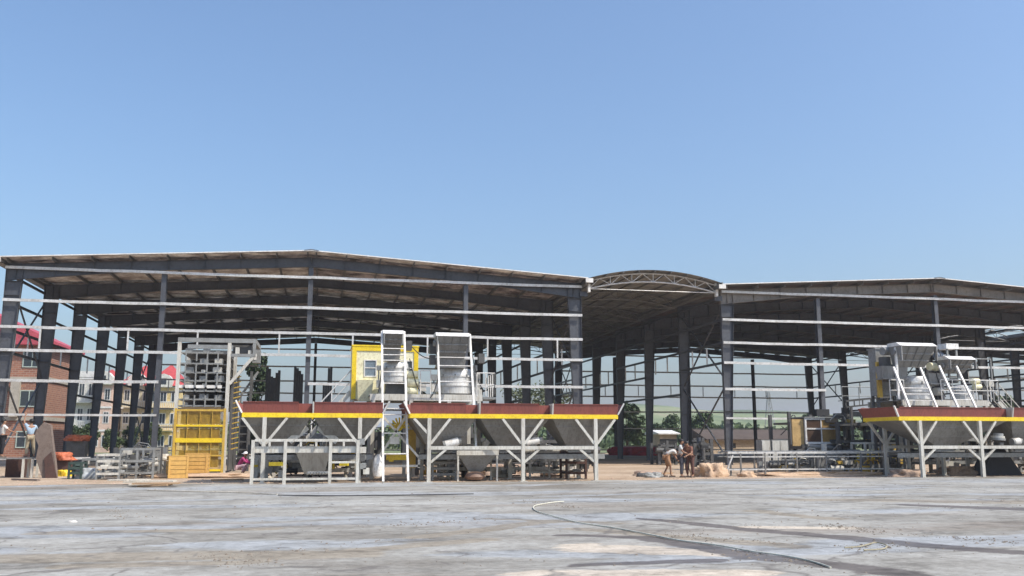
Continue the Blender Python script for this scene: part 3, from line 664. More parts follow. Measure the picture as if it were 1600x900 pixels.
def railing(root, pts, z, h=1.05, m=white, name='railing', step=0.9):
    b = MB(); b.path([(x, y, z + h) for x, y in pts], 0.024); b.path([(x, y, z + h * 0.5) for x, y in pts], 0.018)
    for (xa, ya), (xb, yb) in zip(pts, pts[1:]):
        L = math.hypot(xb - xa, yb - ya); n = max(1, round(L / step))
        for k in range(n + 1): b.tube((xa + (xb - xa) * k / n, ya + (yb - ya) * k / n, z), (xa + (xb - xa) * k / n, ya + (yb - ya) * k / n, z + h), 0.024, 6)
    return b.build(name, m, root)
def platform(root, x0, x1, y0, y1, z, legs=True):
    obox('platform_beam', offwhite, root, (x0, x1, y0, y0 + 0.12, z - 0.28, z)); obox('platform_beam', offwhite, root, (x0, x1, y1 - 0.12, y1, z - 0.28, z))
    obox('deck', mgrey, root, (x0 + 0.01, x1 - 0.01, y0 + 0.13, y1 - 0.13, z - 0.05, z - 0.01))
    for x in (x0 + 0.15, x0 + (x1 - x0) * 0.36, x0 + (x1 - x0) * 0.7, x1 - 0.15):
        for y in (y0 + 0.06, y1 - 0.06):
            obox('leg', offwhite, root, (x - 0.08, x + 0.08, y - 0.055, y + 0.055, 0, z - 0.285))
T1 = thing('mixing_tower', (P(666, 620, 41).x, 40.6, 0), 'twin-bucket mixing tower with silver drums on an off-white platform above the left batching machines', 'mixing tower')
yt = 40.7; zp = P(660, 616, yt).z
platform(T1, P(578, 620, yt).x, P(754, 620, yt).x, yt, yt + 3.0, zp)
xa, xb = P(599, 750, 37.0).x, P(638, 750, 37.0).x
hoist(T1, xa, xb, 37.05, 0.05, 40.2, P(615, 518, 40.2).z, [0.17, 0.30, 0.42, 0.46, 0.63, 0.71, 0.79, 0.83, 0.875])
skip(T1, xa + 0.06, xb - 0.07, P(615, 545, 40.4).z, P(615, 521, 39.9).z, 39.85, 0.05)
xc, xd = P(685, 600, 39.6).x, P(737, 600, 39.6).x
hoist(T1, xc, xd, 38.3, 1.3, 40.2, P(710, 522, 40.2).z, [0.40, 0.57, 0.71, 0.785])
skip(T1, xc - 0.06, xd - 0.06, P(710, 560, 40.4).z, P(710, 525, 39.9).z, 39.85, 0.12)
skip_mat = MATS['worn_skip_plate']
def chute(root, x0, x1, y, z0, z1):
    b = MB(); b.frustum((x0 + 0.1, x1 - 0.1, y - .1, y + .5), z1, (x0 + 0.15, x1 - 0.15, y, y + .4), z0); b.box(x0 + 0.12, x1 - 0.12, y - 0.13, y + .5, z0 - 0.05, z0 + 0.02); b.build('feed_chute', skip_mat, root)
chute(T1, xa, xb, 40.7, P(615, 563, 41).z, P(615, 548, 41).z); chute(T1, xc - 0.1, xd, 40.7, P(710, 574, 41).z, P(710, 562, 41).z)
drum(T1, P(618, 580, 41.4).x, 41.5, 0.60, P(617, 599, 41.3).z, P(617, 566, 41.3).z)
obox('drum_support', dgrey, T1, (P(602, 600, 41.8).x, P(633, 600, 41.8).x, 41.3, 42.3, zp, P(617, 598, 41.8).z))
drum(T1, P(711, 600, 41.5).x, 41.65, 0.84, zp + 0.02, P(711, 577, 41.4).z)
obox('motor_box', offwhite, T1, (P(741, 600, 41).x, P(750, 600, 41).x, 41.0, 41.5, zp, zp + 1.0), (P(739, 600, 41).x, P(753, 600, 41).x, 40.95, 41.6, zp, zp + 0.25))
for px, py, r in ((644, 585, 0.16), (645, 598, 0.2), (643, 611, 0.17)):
    p = P(px, py, 41); m_ = MB(); m_.tube(p + Vector((-0.25, 0, 0)), p + Vector((0.25, 0, 0)), r, 12); m_.build('drive_motor', cream, T1, True)
for px, py in ((676, 545), (676, 562), (752, 560), (601, 528), (639, 540)):
    p = P(px, py, 40.9); obox('winch_box', dgrey, T1, (p.x - 0.14, p.x + 0.12, 40.7, 41.1, p.z - 0.22, p.z + 0.2))
railing(T1, [(P(657, 600, yt).x, yt + 0.05), (P(673, 600, yt).x, yt + 0.05)], zp)
railing(T1, [(P(745, 600, yt).x, yt - 0.0), (P(773, 600, yt).x, yt - 0.0), (P(773, 600, yt).x, yt + 1.6)], zp - 0.05, 1.02, step=0.5)
obox('side_landing', mgrey, T1, (P(755, 600, yt).x, P(775, 600, yt).x, yt, yt + 1.6, zp - 0.2, zp - 0.1))
xb_ = MB(); xm_ = (xa + xb) / 2; zx = P(620, 688, 37.5).z
for s in (-1, 1):
    xb_.bar((xa, 38.4, P(599, 650, 38.4).z), (xb + 0.55, 38.4, 0.95), 0.09, 0.09) if s < 0 else xb_.bar((xb, 38.4, P(637, 650, 38.4).z), (xa - 0.1, 38.4, 1.0), 0.09, 0.09)
xb_.box(xm_ - 0.18, xm_ + 0.22, 38.33, 38.38, zx - 0.15, zx + 0.15)
xb_.bar((xb + 0.55, 38.4, 0.97), (xb + 0.55, 38.4, 0.55), 0.09); xb_.bar((xa + 0.1, 38.4, 0.62), (xb + 0.6, 38.4, 0.62), 0.09)
xb_.build('cross_brace', offwhite, T1)
# hub, yellow drive and tank between the two left machines
p = P(624, 668, 39.4); b = MB()
for k in range(9):
    t_ = math.pi * k / 8; b.bar(p, p + Vector((math.cos(t_) * 0.42, 0, math.sin(t_) * 0.42)), 0.07, 0.05, (0, 1, 0))
b.tube(p + Vector((0, -0.1, 0)), p + Vector((0, 0.1, 0)), 0.14, 14); b.build('drive_hub', yellow, T1)
p = P(620, 715, 39.4); obox('drive_guard', yellow, T1, (p.x - 0.45, p.x + 0.45, 39.2, 39.5, p.z - 0.1, p.z + 0.12), (p.x - 0.35, p.x - 0.15, 39.15, 39.2, p.z - 0.16, p.z + 0.05))
p = P(640, 700, 39.2); obox('yellow_guard_plate', ochre, T1, (p.x - 0.05, p.x + 0.3, 39.6, 39.65, 0.5, 2.1))
b = MB(); p = P(590, 745, 37.9); b.lathe((p.x, 37.9, 0.15), [(0.05, 0), (0.17, 0.08), (0.22, 0.3), (0.21, 0.55), (0.17, 0.78), (0.08, 0.92), (0.03, 0.95)], 18)
tag(b.build('pressure_tank', white, None, True), 'white oval pressure tank standing left of the foot of the tall ladder', 'tank')

def cables(root, spans, m=rubber, r_=.022):
    for a, c in spans:
        n = 8; sag = (a - c).length * .18; b = MB(); b.path([a.lerp(c, k / n) - Vector((0, 0, sag * math.sin(math.pi * k / n))) for k in range(n + 1)], r_); b.build('cable', m, root)
cables(T1, [(P(638, 535, 40.8), P(683, 560, 40.8)), (P(640, 560, 40.8), P(662, 618, 40.8)), (P(598, 560, 40.8), P(590, 616, 40.8)), (P(737, 550, 40.8), P(757, 612, 40.8)), (P(688, 575, 40.6), P(672, 622, 40.6))])
for px, py, sz in ((594, 600, .16), (592, 575, .1), (678, 590, .13), (680, 606, .18), (741, 575, .12), (660, 606, .15), (745, 590, .14)):
    p = P(px, py, 41.0); obox('junction_box', [offwhite, mgrey][px % 2], T1, (p.x - sz, p.x + sz, 40.85, 41.15, p.z - sz, p.z + sz))
    b = MB(); b.tube(p - Vector((0, 0, sz)), p - Vector((0, 0, sz + .45)), .03); b.build('conduit', mgrey, T1)
# yellow control cabin
CB = thing('control_cabin', (P(600, 600, 42.6).x, 42.6, P(600, 618, 42.6).z), 'yellow framed cream control cabin with windows behind the left ladder', 'cabin')
yc = 42.6; x0, x1 = P(549, 600, yc).x, P(653, 600, yc).x; z0, z1 = P(600, 624, yc).z, P(600, 542, yc).z
wx0, wx1, wz0, wz1 = P(568, 600, yc).x, P(588, 600, yc).x, P(580, 589, yc).z, P(580, 562, yc).z
vx0, vx1 = P(634, 600, yc).x, P(645, 600, yc).x
obox('front_wall', cream, CB, (x0 + .1, wx0, yc, yc + .06, z0, z1 - .1), (wx0, wx1, yc, yc + .06, z0, wz0), (wx0, wx1, yc, yc + .06, wz1, z1 - .1), (wx1, vx0, yc, yc + .06, z0, z1 - .1), (vx0, vx1, yc, yc + .06, z0, wz0), (vx0, vx1, yc, yc + .06, wz1, z1 - .1), (vx1, x1 - .1, yc, yc + .06, z0, z1 - .1))
obox('corner_frame', yellow, CB, (x0, x0 + .2, yc - .04, yc + .1, z0, z1), (x1 - .2, x1, yc - .04, yc + .1, z0, z1), (x0 + .2, x1 - .2, yc - .04, yc + .1, z1 - .2, z1))
obox('side_wall', cream, CB, (x0 + 0.01, x0 + .06, yc + .1, yc + 2.3, z0, z1)); obox('side_wall', cream, CB, (x1 - .06, x1 - 0.01, yc + .1, yc + 2.3, z0, z1))
obox('back_wall', cream, CB, (x0 + .06, x1 - .06, yc + 2.24, yc + 2.3, z0, z1)); obox('roof', yellow, CB, (x0 - .03, x1 + .03, yc - .06, yc + 2.35, z1, z1 + .07)); obox('floor', mgrey, CB, (x0 + .06, x1 - .06, yc + .1, yc + 2.24, z0, z0 + .05))
for a, b_ in ((wx0, wx1), (vx0, vx1)):
    f_ = obox('window', white, CB, (a, a + .05, yc - .03, yc + .03, wz0, wz1), (b_ - .05, b_, yc - .03, yc + .03, wz0, wz1), (a + .05, b_ - .05, yc - .03, yc + .03, wz0, wz0 + .05), (a + .05, b_ - .05, yc - .03, yc + .03, wz1 - .05, wz1), (a + .05, b_ - .05, yc - .02, yc + .02, (wz0 + wz1) / 2, (wz0 + wz1) / 2 + 0.04))
    obox('pane', glass_b if a == wx0 else glass, f_, (a + .05, b_ - .05, yc + 0.005, yc + 0.015, wz0 + .05, wz1 - .05))
b = MB(); b.frustum((x0 + .25, P(583, 600, yc).x, yc - .35, yc - .01), P(560, 594, yc).z, (x0 + .3, P(580, 600, yc).x, yc - .2, yc - .01), z0 - 0.1); b.build('lower_panel', cream, CB)
b = MB(); b.bar((x0 + .1, yc + .1, z0), (x0 - .35, yc + .1, z0 - .55), .14); b.bar((x0 + .1, yc + .4, 0), (x0 + .1, yc + .4, z0), .12); b.bar((x1 - .1, yc + .4, 0), (x1 - .1, yc + .4, z0), .12); b.bar((x1 - .1, yc + 2.1, 0), (x1 - .1, yc + 2.1, z0), .12); b.bar((x0 + .1, yc + 2.1, 0), (x0 + .1, yc + 2.1, z0), .12); b.build('support_leg', offwhite, CB)
# stair to the cabin
ST = thing('steel_stair', (P(520, 640, 42.8).x, 42.8, 0), 'off-white steel stair with handrails climbing to the yellow cabin', 'stair')
q0, q1 = P(470, 700, 42.8), P(548, 612, 42.8); q0 = Vector((q1.x - 3.4, 42.8, 0.0))
for y in (42.75, 43.55):
    b = MB(); b.bar((q0.x, y, q0.z), (q1.x, y, q1.z), 0.06, 0.2); b.build('stringer', offwhite, ST)
    b = MB(); b.bar((q0.x, y, q0.z + 1), (q1.x, y, q1.z + 1), 0.04, 0.04); b.bar((q0.x, y, q0.z + .5), (q1.x, y, q1.z + .5), 0.03, 0.03)
    for k in range(5): u = k / 4; b.tube((q0.x + (q1.x - q0.x) * u, y, q0.z + (q1.z - q0.z) * u), (q0.x + (q1.x - q0.x) * u, y, q0.z + (q1.z - q0.z) * u + 1), 0.022, 6)
    b.build('handrail', white, ST)
tm = MB(); tm.box(-0.12, 0.12, 0, 0.74, -0.015, 0.015); tme = tm.mesh('tread', mgrey)
for k in range(16): u = (k + .5) / 16; inst('tread', tme, ST, (q0.x + (q1.x - q0.x) * u, 42.78, q0.z + (q1.z - q0.z) * u))

# second tower at the right
T2 = thing('mixing_tower', (P(1480, 620, 41).x, 40.6, 0), 'twin-bucket mixing tower with white drums above the right batching machine', 'mixing tower')
zp2 = P(1480, 625, yt).z; x0, x1 = P(1410, 620, yt).x, P(1545, 620, yt).x
platform(T2, x0, x1, yt, yt + 3.0, zp2)
def rails2(tl, bl, tr, br, yb=38.1, ytp=40.3):
    a, b2, c, d2 = P(*tl, ytp), P(*bl, yb), P(*tr, ytp), P(*br, yb); xl = (a.x + b2.x) / 2; xr = (c.x + d2.x) / 2
    return xl, xr
xl2, xr2 = P(1430, 636, 38.4).x, P(1473, 636, 38.4).x
hoist(T2, xl2, xr2, 38.3, 2.2, 39.85, P(1408, 574, 39.85).z, [0.32, 0.45, 0.55, 0.65])
skip(T2, P(1405, 540, 40.1).x, P(1461, 540, 40.1).x, P(1430, 573, 40.6).z, P(1430, 541, 40.3).z, 40.0, 0.2)
xl3, xr3 = P(1507, 636, 38.4).x, P(1535, 636, 38.4).x
hoist(T2, xl3, xr3, 38.3, 2.2, 40.0, P(1480, 572, 40.0).z, [0.32, 0.45, 0.55, 0.65])
skip(T2, P(1481, 560, 40.1).x, P(1522, 560, 40.1).x, P(1500, 583, 40.6).z, P(1500, 562, 40.3).z, 40.0, 0.15)
chute(T2, xl2 - .1, xr2 + .1, 40.9, P(1430, 592, 41).z, P(1430, 573, 41).z); chute(T2, xl3 - .1, xr3 + .05, 40.9, P(1500, 600, 41).z, P(1500, 584, 41).z)
drum(T2, P(1430, 600, 41.5).x, 41.65, 0.82, zp2, P(1430, 590, 41.9).z)
drum(T2, P(1505, 610, 41.5).x, 41.6, 0.5, zp2, P(1508, 604, 41.9).z)
for px, py, r, m_ in ((1457, 573, .2, cream), (1466, 575, .17, cream), (1467, 556, .16, mat('blue_grey_motor', (.12, .15, .2))), (1463, 598, .13, white), (1466, 612, .2, offwhite), (1524, 596, .14, cream), (1527, 605, .14, cream), (1477, 559, .16, white), (1384, 549, .2, mgrey), (1394, 548, .14, offwhite)):
    p = P(px, py, 41.1); b = MB(); b.tube(p + Vector((-0.22, -.05, 0)), p + Vector((0.2, .05, 0.02)), r, 12); b.tube(p + Vector((0.2, .05, 0.02)), p + Vector((0.26, .06, 0.02)), r * .7, 12); b.build('drive_motor', m_, T2, True)
p = P(1484, 541, 41); obox('winch_cover', white, T2, (p.x - .35, p.x + .35, 40.8, 41.5, p.z - .15, p.z + .12)); obox('winch_frame', mgrey, T2, (p.x - .3, p.x - .22, 40.85, 40.93, p.z - 1.6, p.z - .15), (p.x + .22, p.x + .3, 40.85, 40.93, p.z - 1.6, p.z - .15), (p.x - .22, p.x + .22, 40.85, 40.93, p.z - .8, p.z - .72))
p = P(1404, 545, 40.2); obox('mast_post', white, T2, (p.x - .05, p.x + .05, 40.4, 40.5, zp2, p.z + .1))
railing(T2, [(P(1390, 600, yt).x, yt), (P(1412, 600, yt).x, yt)], zp2 - .05, 1.0)
railing(T2, [(P(1470, 600, yt).x, yt), (P(1560, 600, yt).x, yt), (P(1560, 600, yt).x, yt + 2.5)], zp2 - .05, 1.05, step=.7)
q = P(1548, 560, 41.5); obox('frame_post', mgrey, T2, (q.x - .03, q.x + .03, 41.5, 41.56, zp2, q.z), (q.x - .9, q.x - .03, 41.5, 41.56, q.z - .06, q.z))  # bare frame post with a side arm, no lamp on it
# cabin beside it, seen from its shaded side
C2 = thing('control_cabin', (P(1375, 600, 42).x, 42, P(1375, 620, 42).z), 'dark grey cabin with one ochre corner post, left of the right mixing tower', 'cabin')
x0 = P(1372, 600, 41.6).x; z0, z1 = P(1385, 618, 41.6).z, P(1385, 546, 41.6).z
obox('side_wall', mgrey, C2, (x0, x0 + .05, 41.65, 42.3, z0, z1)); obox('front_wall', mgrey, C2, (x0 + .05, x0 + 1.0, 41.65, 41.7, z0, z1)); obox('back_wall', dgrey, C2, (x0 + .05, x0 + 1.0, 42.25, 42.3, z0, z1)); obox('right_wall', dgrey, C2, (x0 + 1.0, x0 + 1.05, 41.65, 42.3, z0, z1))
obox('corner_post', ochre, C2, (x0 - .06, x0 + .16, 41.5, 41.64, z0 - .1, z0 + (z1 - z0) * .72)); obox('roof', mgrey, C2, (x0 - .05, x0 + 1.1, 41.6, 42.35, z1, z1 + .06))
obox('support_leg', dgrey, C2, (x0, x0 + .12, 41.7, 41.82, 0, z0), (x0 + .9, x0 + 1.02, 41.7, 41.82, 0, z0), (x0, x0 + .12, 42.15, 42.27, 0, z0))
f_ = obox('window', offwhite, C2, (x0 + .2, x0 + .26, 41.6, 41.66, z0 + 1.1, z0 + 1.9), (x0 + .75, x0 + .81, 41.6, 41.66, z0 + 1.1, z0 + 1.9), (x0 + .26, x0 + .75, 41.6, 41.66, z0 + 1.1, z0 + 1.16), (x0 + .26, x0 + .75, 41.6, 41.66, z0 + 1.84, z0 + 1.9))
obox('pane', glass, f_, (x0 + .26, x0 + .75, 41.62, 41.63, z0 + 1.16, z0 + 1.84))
S2 = thing('steel_stair', (P(1590, 640, 42).x, 42, 0), 'grey steel stair descending behind the right end of the right mixing tower', 'stair')
qa = Vector((P(1560, 625, 42).x, 42, zp2)); qb = qa + Vector((3.0, 0, -3.2))
for y in (42.0, 42.8):
    b = MB(); b.bar(qa + Vector((0, y - 42, 0)), qb + Vector((0, y - 42, 0)), .06, .2); b.build('stringer', offwhite, S2)
    b = MB(); b.bar(qa + Vector((0, y - 42, 1)), qb + Vector((0, y - 42, 1)), .04); b.bar(qa + Vector((0, y - 42, .5)), qb + Vector((0, y - 42, .5)), .03)
    for k in range(5): pp = qa.lerp(qb, k / 4) + Vector((0, y - 42, 0)); b.tube(pp, pp + Vector((0, 0, 1)), .022, 6)
    b.build('handrail', offwhite, S2)
for k in range(15): pp = qa.lerp(qb, (k + .5) / 15); inst('tread', tme, S2, (pp.x, 42.03, pp.z))
cables(T2, [(P(1466, 545, 40.8), P(1482, 575, 40.8)), (P(1404, 550, 40.8), P(1392, 600, 40.8)), (P(1462, 580, 40.8), P(1478, 620, 40.8)), (P(1525, 565, 40.8), P(1545, 610, 40.8))])
for px, py, sz in ((1382, 565, .22), (1394, 575, .16), (1388, 590, .2), (1397, 605, .14), (1453, 600, .13), (1490, 595, .12), (1545, 600, .14), (1535, 612, .15)):
    p = P(px, py, 41.2); obox('junction_box', [offwhite, mgrey, dgrey][px % 3], T2, (p.x - sz, p.x + sz, 41.0, 41.35, p.z - sz, p.z + sz))
# conveyor gantry left of the right tower
GT = thing('feed_conveyor', (P(1350, 640, 44).x, 44, 0), 'dark belt conveyor gantry running left of the right batching machine', 'conveyor')
b = MB(); p, q = P(1322, 636, 44), P(1400, 628, 44)
for dz in (0, .3): b.bar(p + Vector((0, 0, dz)), q + Vector((0, 0, dz)), .08)
for k in range(7): pp = p.lerp(q, k / 6); b.bar(pp, pp + Vector((0, 0, .3)), .05); 
b.build('gantry_frame', dgrey, GT)
b = MB(); b.bar(p + Vector((0, .4, .34)), q + Vector((0, .4, .34)), .7, .03); b.build('belt', rubber, GT)
b = MB()
for px in (1330, 1362): x = P(px, 640, 44).x; b.box(x - .06, x + .06, 43.95, 44.05, 0, p.z); b.box(x - .06, x + .06, 44.75, 44.85, 0, p.z)
b.build('leg', dgrey, GT); railing(GT, [(P(1317, 640, 44).x, 44), (P(1370, 640, 44).x, 44)], p.z + .1, .95, mgrey)

# ------------------------------------------------------------------ block cuber tower with yellow mesh cage
yq = 50.6
CU = thing('cuber_tower', (P(312, 738, yq).x, yq, 0), 'tall grey rack tower with yellow mesh cage at its foot, left of the batching machines', 'cuber tower')
x0, x1 = P(275, 640, yq).x, P(354, 640, yq).x; z1 = P(310, 534, yq).z; dep = 3.6
x2 = P(400, 545, yq).x; zc = P(310, 640, yq).z
pm = MB(); pm.box(-.09, .09, -.09, .09, 0, z1); pme = pm.mesh('post', offwhite)
for x in (x0, x1):
    for y in (yq, yq + dep): inst('post', pme, CU, (x, y, 0))
lv = [P(310, py, yq).z for py in (551, 568, 582, 595, 604, 611, 624, 634)]
for i, z in enumerate(lv):
    thick = .16 if i == 4 else .07
    obox('shelf_rail', white if i in (4,) else mgrey, CU, (x0 + .09, x1 - .3, yq - .04, yq + .04, z - thick / 2, z + thick / 2))
    obox('shelf_deck', mgrey, CU, (x0 + .12, x1 - .1, yq + .1, yq + dep - .1, z - .05, z))
    for k in range(4):
        x = x0 + .35 + (x1 - x0 - .9) * k / 3
        if i < 7: obox('fork_arm', mgrey, CU, (x - .035, x + .035, yq - .09, yq - .045, z - .45, z - .02))
mgr = random.Random(3)
for i, z in enumerate(lv[:7]):
    for k in range(3):
        x = x0 + .4 + k * .75 + mgr.random() * .2; s_ = .1 + mgr.random() * .13
        obox('roller_bracket', [offwhite, mgrey, mgrey][mgr.randrange(3)], CU, (x - s_, x + s_, yq + .12, yq + .5, z + .01, z + .05 + s_ * 1.1))
obox('top_frame', mgrey, CU, (x0 - .09, x2, yq - .1, yq + .09, z1 - .02, z1 + .2), (x0 - .09, x2, yq + dep - .1, yq + dep + .09, z1 - .02, z1 + .2), (x2 - .18, x2, yq + .1, yq + dep - .11, z1 - .02, z1 + .2))
zb_ = P(310, 556, yq).z
obox('overhang_frame', mgrey, CU, (x2 - .16, x2, yq - .1, yq + .06, zb_, z1 - .03), (x1 + .1, x2 - .16, yq - .1, yq + .06, zb_ - .02, zb_ + .14), (x2 - .16, x2, yq + dep - .1, yq + dep + .06, zb_, z1 - .03))
obox('lift_carriage', dgrey, CU, (x1 + .15, x2 - .25, yq + .3, yq + 2.6, zb_ + .2, z1 - .1))
obox('lift_motor', offwhite, CU, (x1 + .3, x1 + .5, yq + .0, yq + .25, z1 - .6, z1 - .25), (x1 + .95, x1 + 1.1, yq + .0, yq + .25, z1 - .6, z1 - .4))
b = MB(); b.bar((x1 + .08, yq, P(356, 600, yq).z), (x2 - .1, yq, zb_ + .02), .15, .15, (0, 1, 0)); b.build('diagonal_brace', offwhite, CU)
b = MB(); b.bar((x1 + .3, yq + 2.6, P(356, 622, yq).z), (x2 + .0, yq + 2.6, P(396, 575, yq).z), .12, .10, (0, 1, 0)); b.build('diagonal_brace', mgrey, CU)
p = P(404, 562, yq + 1); obox('hydraulic_unit', mgrey, CU, (p.x - .3, p.x + .1, yq + .6, yq + 1.2, p.z - .2, p.z + .5)); obox('label_plate', white, CU, (p.x - .22, p.x - .08, yq + .57, yq + .595, p.z - .05, p.z + .28))
# ladder on the side, yellow rungs
b = MB(); lx = P(362, 650, yq + 1.2).x
b.box(lx - .03, lx + .03, yq + 1.2, yq + 1.26, 1.0, zc + .9); b.box(lx + .4, lx + .46, yq + 1.2, yq + 1.26, 1.0, zc + .9); b.build('ladder_rail', dgrey, CU)
rg = MB(); rg.bar((0.03, 0, 0), (.4, 0, .1), .05, .05); rme = rg.mesh('ladder_rung', ochre)
for k in range(15): inst('ladder_rung', rme, CU, (lx, yq + 1.22, 1.2 + k * .27))
obox('back_panel', dgrey, CU, (x0 + .1, x1 - .1, yq + dep - .05, yq + dep, zc, z1 - .1))
hz2 = P(380, 575, yq).z
for xx in (x1 + .3, x1 + 1.0): obox('hoist_column', dgrey, CU, (xx - .07, xx + .07, yq + 2.4, yq + 2.54, 0, hz2))
for k in range(12): obox('hoist_rung', dgrey, CU, (x1 + .37, x1 + .93, yq + 2.44, yq + 2.5, .3 + k * .42, .36 + k * .42))
obox('counterweight', rubber, CU, (x1 + .42, x1 + .88, yq + 2.6, yq + 3.1, .2, 3.4)); obox('chain_guard', dgrey, CU, (x1 + .12, x1 + .2, yq + .4, yq + 3.0, .1, hz2 - .6))
# yellow cage
yk = yq - .55; cx0, cx1 = P(272, 690, yk).x, P(349, 690, yk).x
CG = thing('mesh_cage', ((cx0 + cx1) / 2, yk, 0), 'dusty yellow wire mesh safety cage in front of the grey rack tower', 'safety cage')
zt_ = P(310, 641, yk).z
for x in (cx0, cx1):
    obox('cage_post', ochre, CG, (x - .06, x + .06, yk - .06, yk + .06, 0, zt_ + .1))
for py, m_, th in ((641, ochre, .1), (665, yellow, .1), (688, yellow, .22), (712, ochre, .07), (735, yellow, .1)):
    z = max(.08, P(310, py, yk).z); obox('cage_rail', m_, CG, (cx0 + .06, cx1 - .06, yk - .05, yk + .03, z - th / 2, z + th / 2))
b = MB(); n = 40
for k in range(1, n): x = cx0 + (cx1 - cx0) * k / n; b.box(x - .008, x + .008, yk + .035, yk + .051, .1, zt_)
for k in range(1, 58): z = .1 + (zt_ - .1) * k / 58; b.box(cx0 + .06, cx1 - .06, yk + .051, yk + .065, z - .008, z + .008)
b.build('wire_mesh', ochre, CG, stuff=True)
for k in (1, 2, 3): x = cx0 + (cx1 - cx0) * k / 4; obox('cage_stile', ochre, CG, (x - .014, x + .014, yk - .04, yk + .03, .3, zt_))
for k in range(3): z = .3 + k * 1.1; obox('pallet_stack', mat('dusty_pallet_wood', (.17, .12, .06), .85, 0, (.09, .06, .035), 4, .8), CG, (cx0 + .25, cx1 - .25, yk + .12, yk + .45, z, z + .85))

# ------------------------------------------------------------------ low frame in front of the short batching machine
yr = 36.6
LF = thing('service_rack', (P(475, 750, yr).x, yr, 0), 'low off-white steel frame with V-shaped belts standing in front of the shortest batching machine', 'rack')
fx = [P(px, 750, yr).x for px in (393, 444, 515, 558)]
for x in fx: obox('post', offwhite, LF, (x - .06, x + .06, yr - .06, yr + .06, 0, 1.66)); 
obox('top_rail', offwhite, LF, (fx[0] + .06, fx[3] - .06, yr - .04, yr + .04, 1.60, 1.70)); obox('wide_rail', offwhite, LF, (fx[0] + .06, fx[3] - .06, yr + .1, yr + .16, 1.18, 1.42))
obox('bottom_rail', offwhite, LF, (fx[0] + .06, fx[3] - .06, yr - .04, yr + .04, .16, .24)); obox('mid_rail', offwhite, LF, (fx[2] + .06, fx[3] - .06, yr - .04, yr + .04, .78, .86))
for x in (P(375 + 46, 700, yr).x, P(470, 700, yr).x, P(494, 700, yr).x, P(537, 700, yr).x): obox('spacer', offwhite, LF, (x - .04, x + .04, yr - .03, yr + .03, 1.42, 1.60))
for (pa, pb_) in (((452, 690), (480, 667)), ((498, 667), (527, 690))):
    a_, b_ = P(*pa, 38.2), P(*pb_, 38.2); b = MB(); b.bar(a_, b_, .5, .26); b.build('belt_conveyor', offwhite, LF)
b = MB()
for (pa, pb_) in (((478, 668), (506, 652)), ((482, 652), (506, 672)), ((480, 660), (486, 682)), ((497, 660), (492, 682))): b.bar(P(*pa, 38.4), P(*pb_, 38.4), .05)
b.build('belt_bracing', mgrey, LF)
hp = MB(); ax, bx_ = P(462, 704, 37.6).x, P(516, 704, 37.6).x; hp.frustum((ax, bx_, 37.3, 38.5), 1.25, (ax + .35, bx_ - .2, 37.5, 38.3), .35); hp.build('weigh_bin', bin_m, LF)
obox('yellow_guard', yellow, LF, (P(420, 725, 37).x, P(447, 725, 37).x, 37.0, 37.1, P(430, 728, 37).z, P(430, 722, 37).z), (P(530, 725, 37).x, P(545, 725, 37).x, 37.0, 37.1, P(530, 728, 37).z, P(530, 722, 37).z))
cr_ = random.Random(11)
for k in range(7):
    p = P(482 + k * 4.5 + cr_.random(), 741, 37.2); b = MB(); b.tube(p + Vector((-.05, 0, .04)), p + Vector((.06, .1, .06)), .06, 8); b.build('roller_end', offwhite, LF)
for k, (px, py) in enumerate(((565, 690), (567, 703), (565, 716), (567, 728), (572, 736), (420, 735), (440, 740))):
    p = P(px, py, 37.4); obox('control_valve', [mgrey, offwhite, dgrey][k % 3], LF, (p.x - .12, p.x + .12, 37.2, 37.5, max(.02, p.z - .12), p.z + .12))
def frame_prop(name, label, cat, px0, px1, py0, Y, depth, m, levels=2, nx=3, base=None, topm=None, seed=1, bits=8):
    """welded frame machine: posts, rails, deck and some components on it"""
    x0, x1 = P(px0, 720, Y).x, P(px1, 720, Y).x; zt = P((px0 + px1) / 2, py0, Y).z
    t = thing(name, ((x0 + x1) / 2, Y, 0), label, cat); rr = random.Random(seed)
    po = MB(); po.box(-.045, .045, -.045, .045, 0, zt); pme = po.mesh('post', m)
    for k in range(nx):
        for y in (Y, Y + depth): inst('post', pme, t, (x0 + (x1 - x0) * k / (nx - 1), y, 0))
    for k in range(levels):
        z = zt - .05 - (zt - .3) * k / max(1, levels - 1)
        for y in (Y, Y + depth): obox('rail', topm or m, t, (x0, x1, y - .055, y + .055, z - .05, z + .05))
        for x in (x0, x1): obox('cross_rail', m, t, (x - .04, x + .04, Y + .055, Y + depth - .055, z - .04, z + .04))
    for k in range(bits):
        x = x0 + (x1 - x0) * rr.random(); s = .07 + rr.random() * .16; z = .25 + rr.random() * (zt - .3); y = Y + .1 + rr.random() * (depth - .2)
        b = MB()
        if rr.random() < .5: b.box(x - s, x + s, y - .1, y + .1, z - s * .6, z + s * .6)
        else: b.tube((x - s, y, z), (x + s, y + .05, z), s * .5, 10)
        b.build('component', rr.choice([m, dgrey, mgrey, offwhite]), t)
    return t

